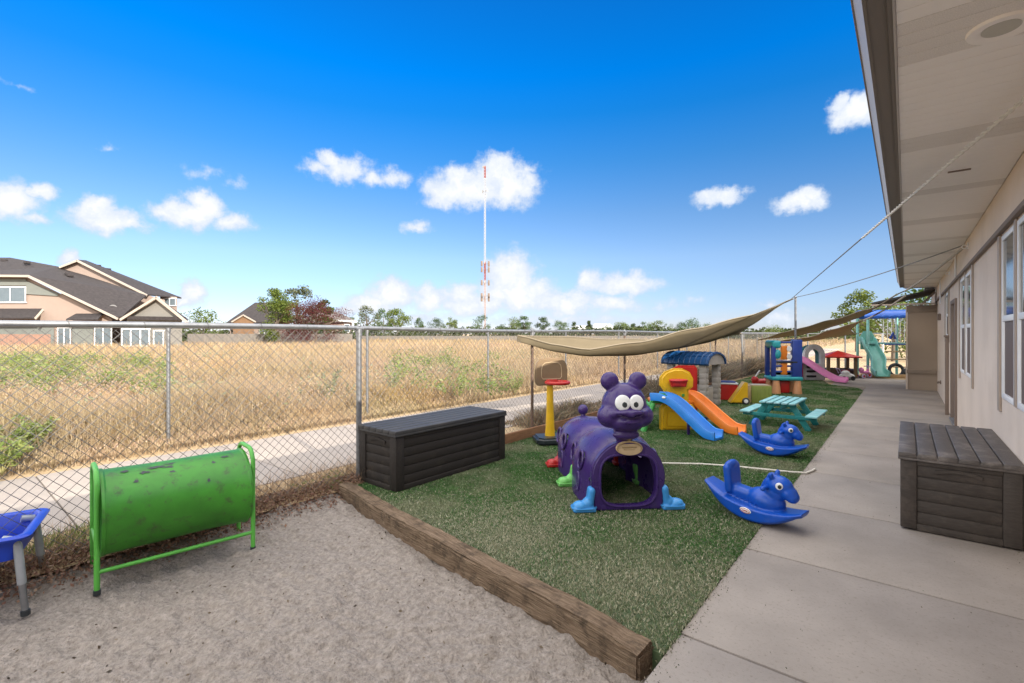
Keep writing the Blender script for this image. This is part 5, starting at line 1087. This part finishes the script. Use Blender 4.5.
for p, q, d in (((-60, 274, ), (28, 275), 49.55), ((28, 275), (118, 318), 49.55), ((58.6, 266.5), (76.7, 259.6), 55.85), ((76.7, 259.6), (147, 294.5), 55.85), ((119, 319), (156, 296), 46.85), ((156, 296), (188, 322), 46.85), ((34, 318), (42, 309), 48.4)):
    g = MB(); bar(g, p, q, d); rel(g).build('barge_board', M_barge, r, smooth=False)
hwin(r, rel, -6, 286.5, 26, 303, 50.3); hwin(r, rel, 57, 327, 71, 349, 50.1); hwin(r, rel, 94, 327, 112, 346, 50.1); hwin(r, rel, 121, 328, 150, 347, 47.2, .14, 2); hwin(r, rel, 153, 330, 164, 347, 47.2, .12, 0); hwin(r, rel, 163, 298, 176, 306, 59.9, .1, 1)
g = MB(); bar(g, (127, 316), (184, 317), 47.0, .35, .3); rel(g).build('porch_beam', M_roof, r, smooth=False)
for u, v, d in ((4, 260.5, 56.5), (27, 262.5, 56), (68, 274, 54), (98, 266, 61), (108, 269.5, 61), (70, 275.5, 53.6)):
    p = at(u, v, d) - Vector(r.location); g = MB(); g.box(p, (.55, .55, .30), b=.05); g.build('roof_vent', M_roof, r)
p = at(113, 308, 51) - Vector(r.location); g = MB(); 
g.lathe([(.0, .0), (.25, .05), (.42, .16), (.44, .17), (.25, .02), (.0, -.03)], M=T(*p, rad(60), 0, TH + rad(40)) @ Matrix.Diagonal((.75, .75, .75, 1)), n=24, cap=False); g.tube([p, p + Vector((0, 0, -.8))], .04, 6); g.tube([p + Vector((.1, 0, -.1)), p + RT * .7 + Vector((0, 0, -.2))], .03, 6); g.build('satellite_dish', mat('dish_grey', (.16, .155, .15), .6), r)
r, rel = house('dark hip roofed house with a small cedar gable left of the yellow green tree', tl(250, 78, 0))
g = MB(); slab(g, [(230, 321), (288, 321), (288, 346), (230, 346)], 76, 9); rel(g).build('wall', M_cream, r, smooth=False)
g = MB(); plane(g, [(227, 322, 75.4), (255, 302.5, 80), (286, 302.5, 80), (294, 322, 75.4)]); plane(g, [(227, 322, 75.4), (231, 319, 86), (255, 302.5, 80)]); plane(g, [(243, 314.5, 74), (231, 321.5, 74), (236, 318, 77), (243, 313, 77)], .1); plane(g, [(243, 314.5, 74), (256, 321.5, 74), (252, 318, 77), (243, 313, 77)], .1); rel(g).build('roof', M_roof, r, smooth=False)
g = MB(); slab(g, [(233, 321.5), (243, 315.5), (254, 321.5), (254, 345), (233, 345)], 74.2, 1.9); rel(g).build('gable', M_orange, r, smooth=False)
for p, q in (((231, 321.5), (243, 314.3)), ((243, 314.3), (256, 321.5))): g = MB(); bar(g, p, q, 73.95, .2); rel(g).build('barge_board', M_barge, r, smooth=False)
hwin(r, rel, 259, 329, 270, 340, 75.9)
r, rel = house('grey roofed bungalow with a white porch corner behind the maroon tree', tl(335, 88, 0))
g = MB(); slab(g, [(304, 320), (352, 320), (352, 342), (304, 342)], 86, 8); rel(g).build('wall', M_cream, r, smooth=False)
g = MB(); plane(g, [(300, 322, 85.4), (318, 309.5, 90), (336, 311.5, 90), (357, 321, 85.4)]); plane(g, [(357, 321, 85.4), (336, 311.5, 90), (350, 318, 96)]); rel(g).build('roof', mat('roof_grey', (.15, .14, .13), .9, .2, 4), r, smooth=False)
g = MB(); bar(g, (338, 319.5), (357, 321), 85.3, .3); slab(g, [(352, 322), (354, 322), (354, 342), (352, 342)], 85.2, .3); rel(g).build('porch', M_white, r, smooth=False); hwin(r, rel, 344, 324, 350, 333, 85.9, .12, 0)
for lb, u0, u1, vt, ve, d in (('long white barn roof on the horizon left of the cone shaped dark tree', 571, 592, 325.5, 328, 170), ('white gabled barn on the horizon right of the cone shaped dark tree', 592, 616, 324, 328.5, 165)):
    r, rel = house(lb, tl((u0 + u1) / 2, d, 0), 'barn'); g = MB(); slab(g, [(u0 + 1, ve), (u1 - 1, ve), (u1 - 1, 333), (u0 + 1, 333)], d, 12); rel(g).build('wall', M_greyb, r, smooth=False)
    g = MB(); plane(g, [(u0, ve + .3, d - .6), (u0 + 2, vt, d + 6), (u1 - 6, vt, d + 6), (u1, ve + .3, d - .6)], .3); rel(g).build('roof', M_white, r, smooth=False)
# board fences behind the field
def board_fence(label, u0, u1, d0, d1, h, m, cap):
    a, b = tl(u0, d0, 0), tl(u1, d1, 0); ln = (b - a).length; r = thing('board_fence', label, 'fence', a, math.atan2((b - a).y, (b - a).x)); g = MB(); x = 0
    while x < ln: g.box((x + .07, 0, h / 2), (.135, .03, h + random.uniform(-.03, .03))); x += .145
    g.build('boards', m, r); g = MB(); x = 0
    while x < ln: g.box((x, .06, h / 2), (.1, .1, h)); x += 2.4
    g.box((ln / 2, .04, h * .8), (ln, .05, .09)); g.build('frame', cap, r)
M_cedar = mat('cedar_fence', (.28, .165, .12), .85, .25, 3, stretch=(8, 8, .5)); M_gfence = mat('grey_board_fence', (.17, .15, .13), .85, .25, 3, stretch=(8, 8, .5))
board_fence('weathered pinkish cedar board fence in front of the large house', -60, 50, 47, 46, 1.5, M_cedar, M_cedar)
board_fence('grey board fence running behind the field below the trees and far houses', 188, 352, 58, 72, 1.55, M_gfence, M_gfence)
board_fence('long low grey board fence at the far edge of the field under the mast', 352, 700, 96, 100, 1.15, M_gfence, M_gfence)

# ================================================================== radio mast
MD = 250.
r = thing('radio_mast', 'tall red and white lattice radio mast with antennas rising above the tree line', 'mast', tl(485, MD, 0))
zt = lambda v: CAMH + (HZ - v) * MD / FPX
bands = [334, 312, 296, 280, 262, 246, 228, 210, 192, 178, 166]
M_mp = mat('mast_faded', (.36, .29, .28), .6, .1, 1); M_mr = mat('mast_red', (.26, .07, .06), .6, .1, 1); M_mw = mat('mast_white', (.34, .36, .40), .6, .1, 1)
for k, (v0, v1) in enumerate(zip(bands[:-1], bands[1:])):
    g = MB(); z0, z1 = zt(v0), zt(v1); w = .42
    for a in (0, 120, 240): x, y = w * math.cos(rad(a)), w * math.sin(rad(a)); g.tube([(x, y, z0), (x, y, z1)], .14, 6)
    z = z0; s = 0
    while z < z1 - .5:
        for a in (0, 120, 240):
            p = (w * math.cos(rad(a)), w * math.sin(rad(a))); q = (w * math.cos(rad(a + 120)), w * math.sin(rad(a + 120))); g.tube([(*p, z), (*q, min(z + 1.5, z1))], .07, 4)
        z += 1.5
    g.build('mast_section', M_mr if k in (3, 9) else (M_mp if k in (0, 1, 2) else M_mw), r)
for v in (264, 270, 283, 296, 299):
    for a in (20, 140, 260):
        g = MB(); x, y = 2.1 * math.cos(rad(a)), 2.1 * math.sin(rad(a)); g.box((x, y, zt(v)), (.85, .7, 2.7), (0, 0, rad(a)), b=.05); g.tube([(0, 0, zt(v)), (x, y, zt(v))], .1, 5); g.build('antenna_panel', M_trimd if a != 140 else P_grey, r)
g = MB(); g.tube([(-1.6, 0, zt(191)), (1.6, 0, zt(191))], .14, 6); g.box((-1.6, 0, zt(191)), (.4, .4, 1.6)); g.box((1.6, 0, zt(191)), (.4, .4, 1.6)); g.box((-.9, 0, zt(166.5)), (1.6, .3, .8)); g.build('cross_arm', P_grey, r)
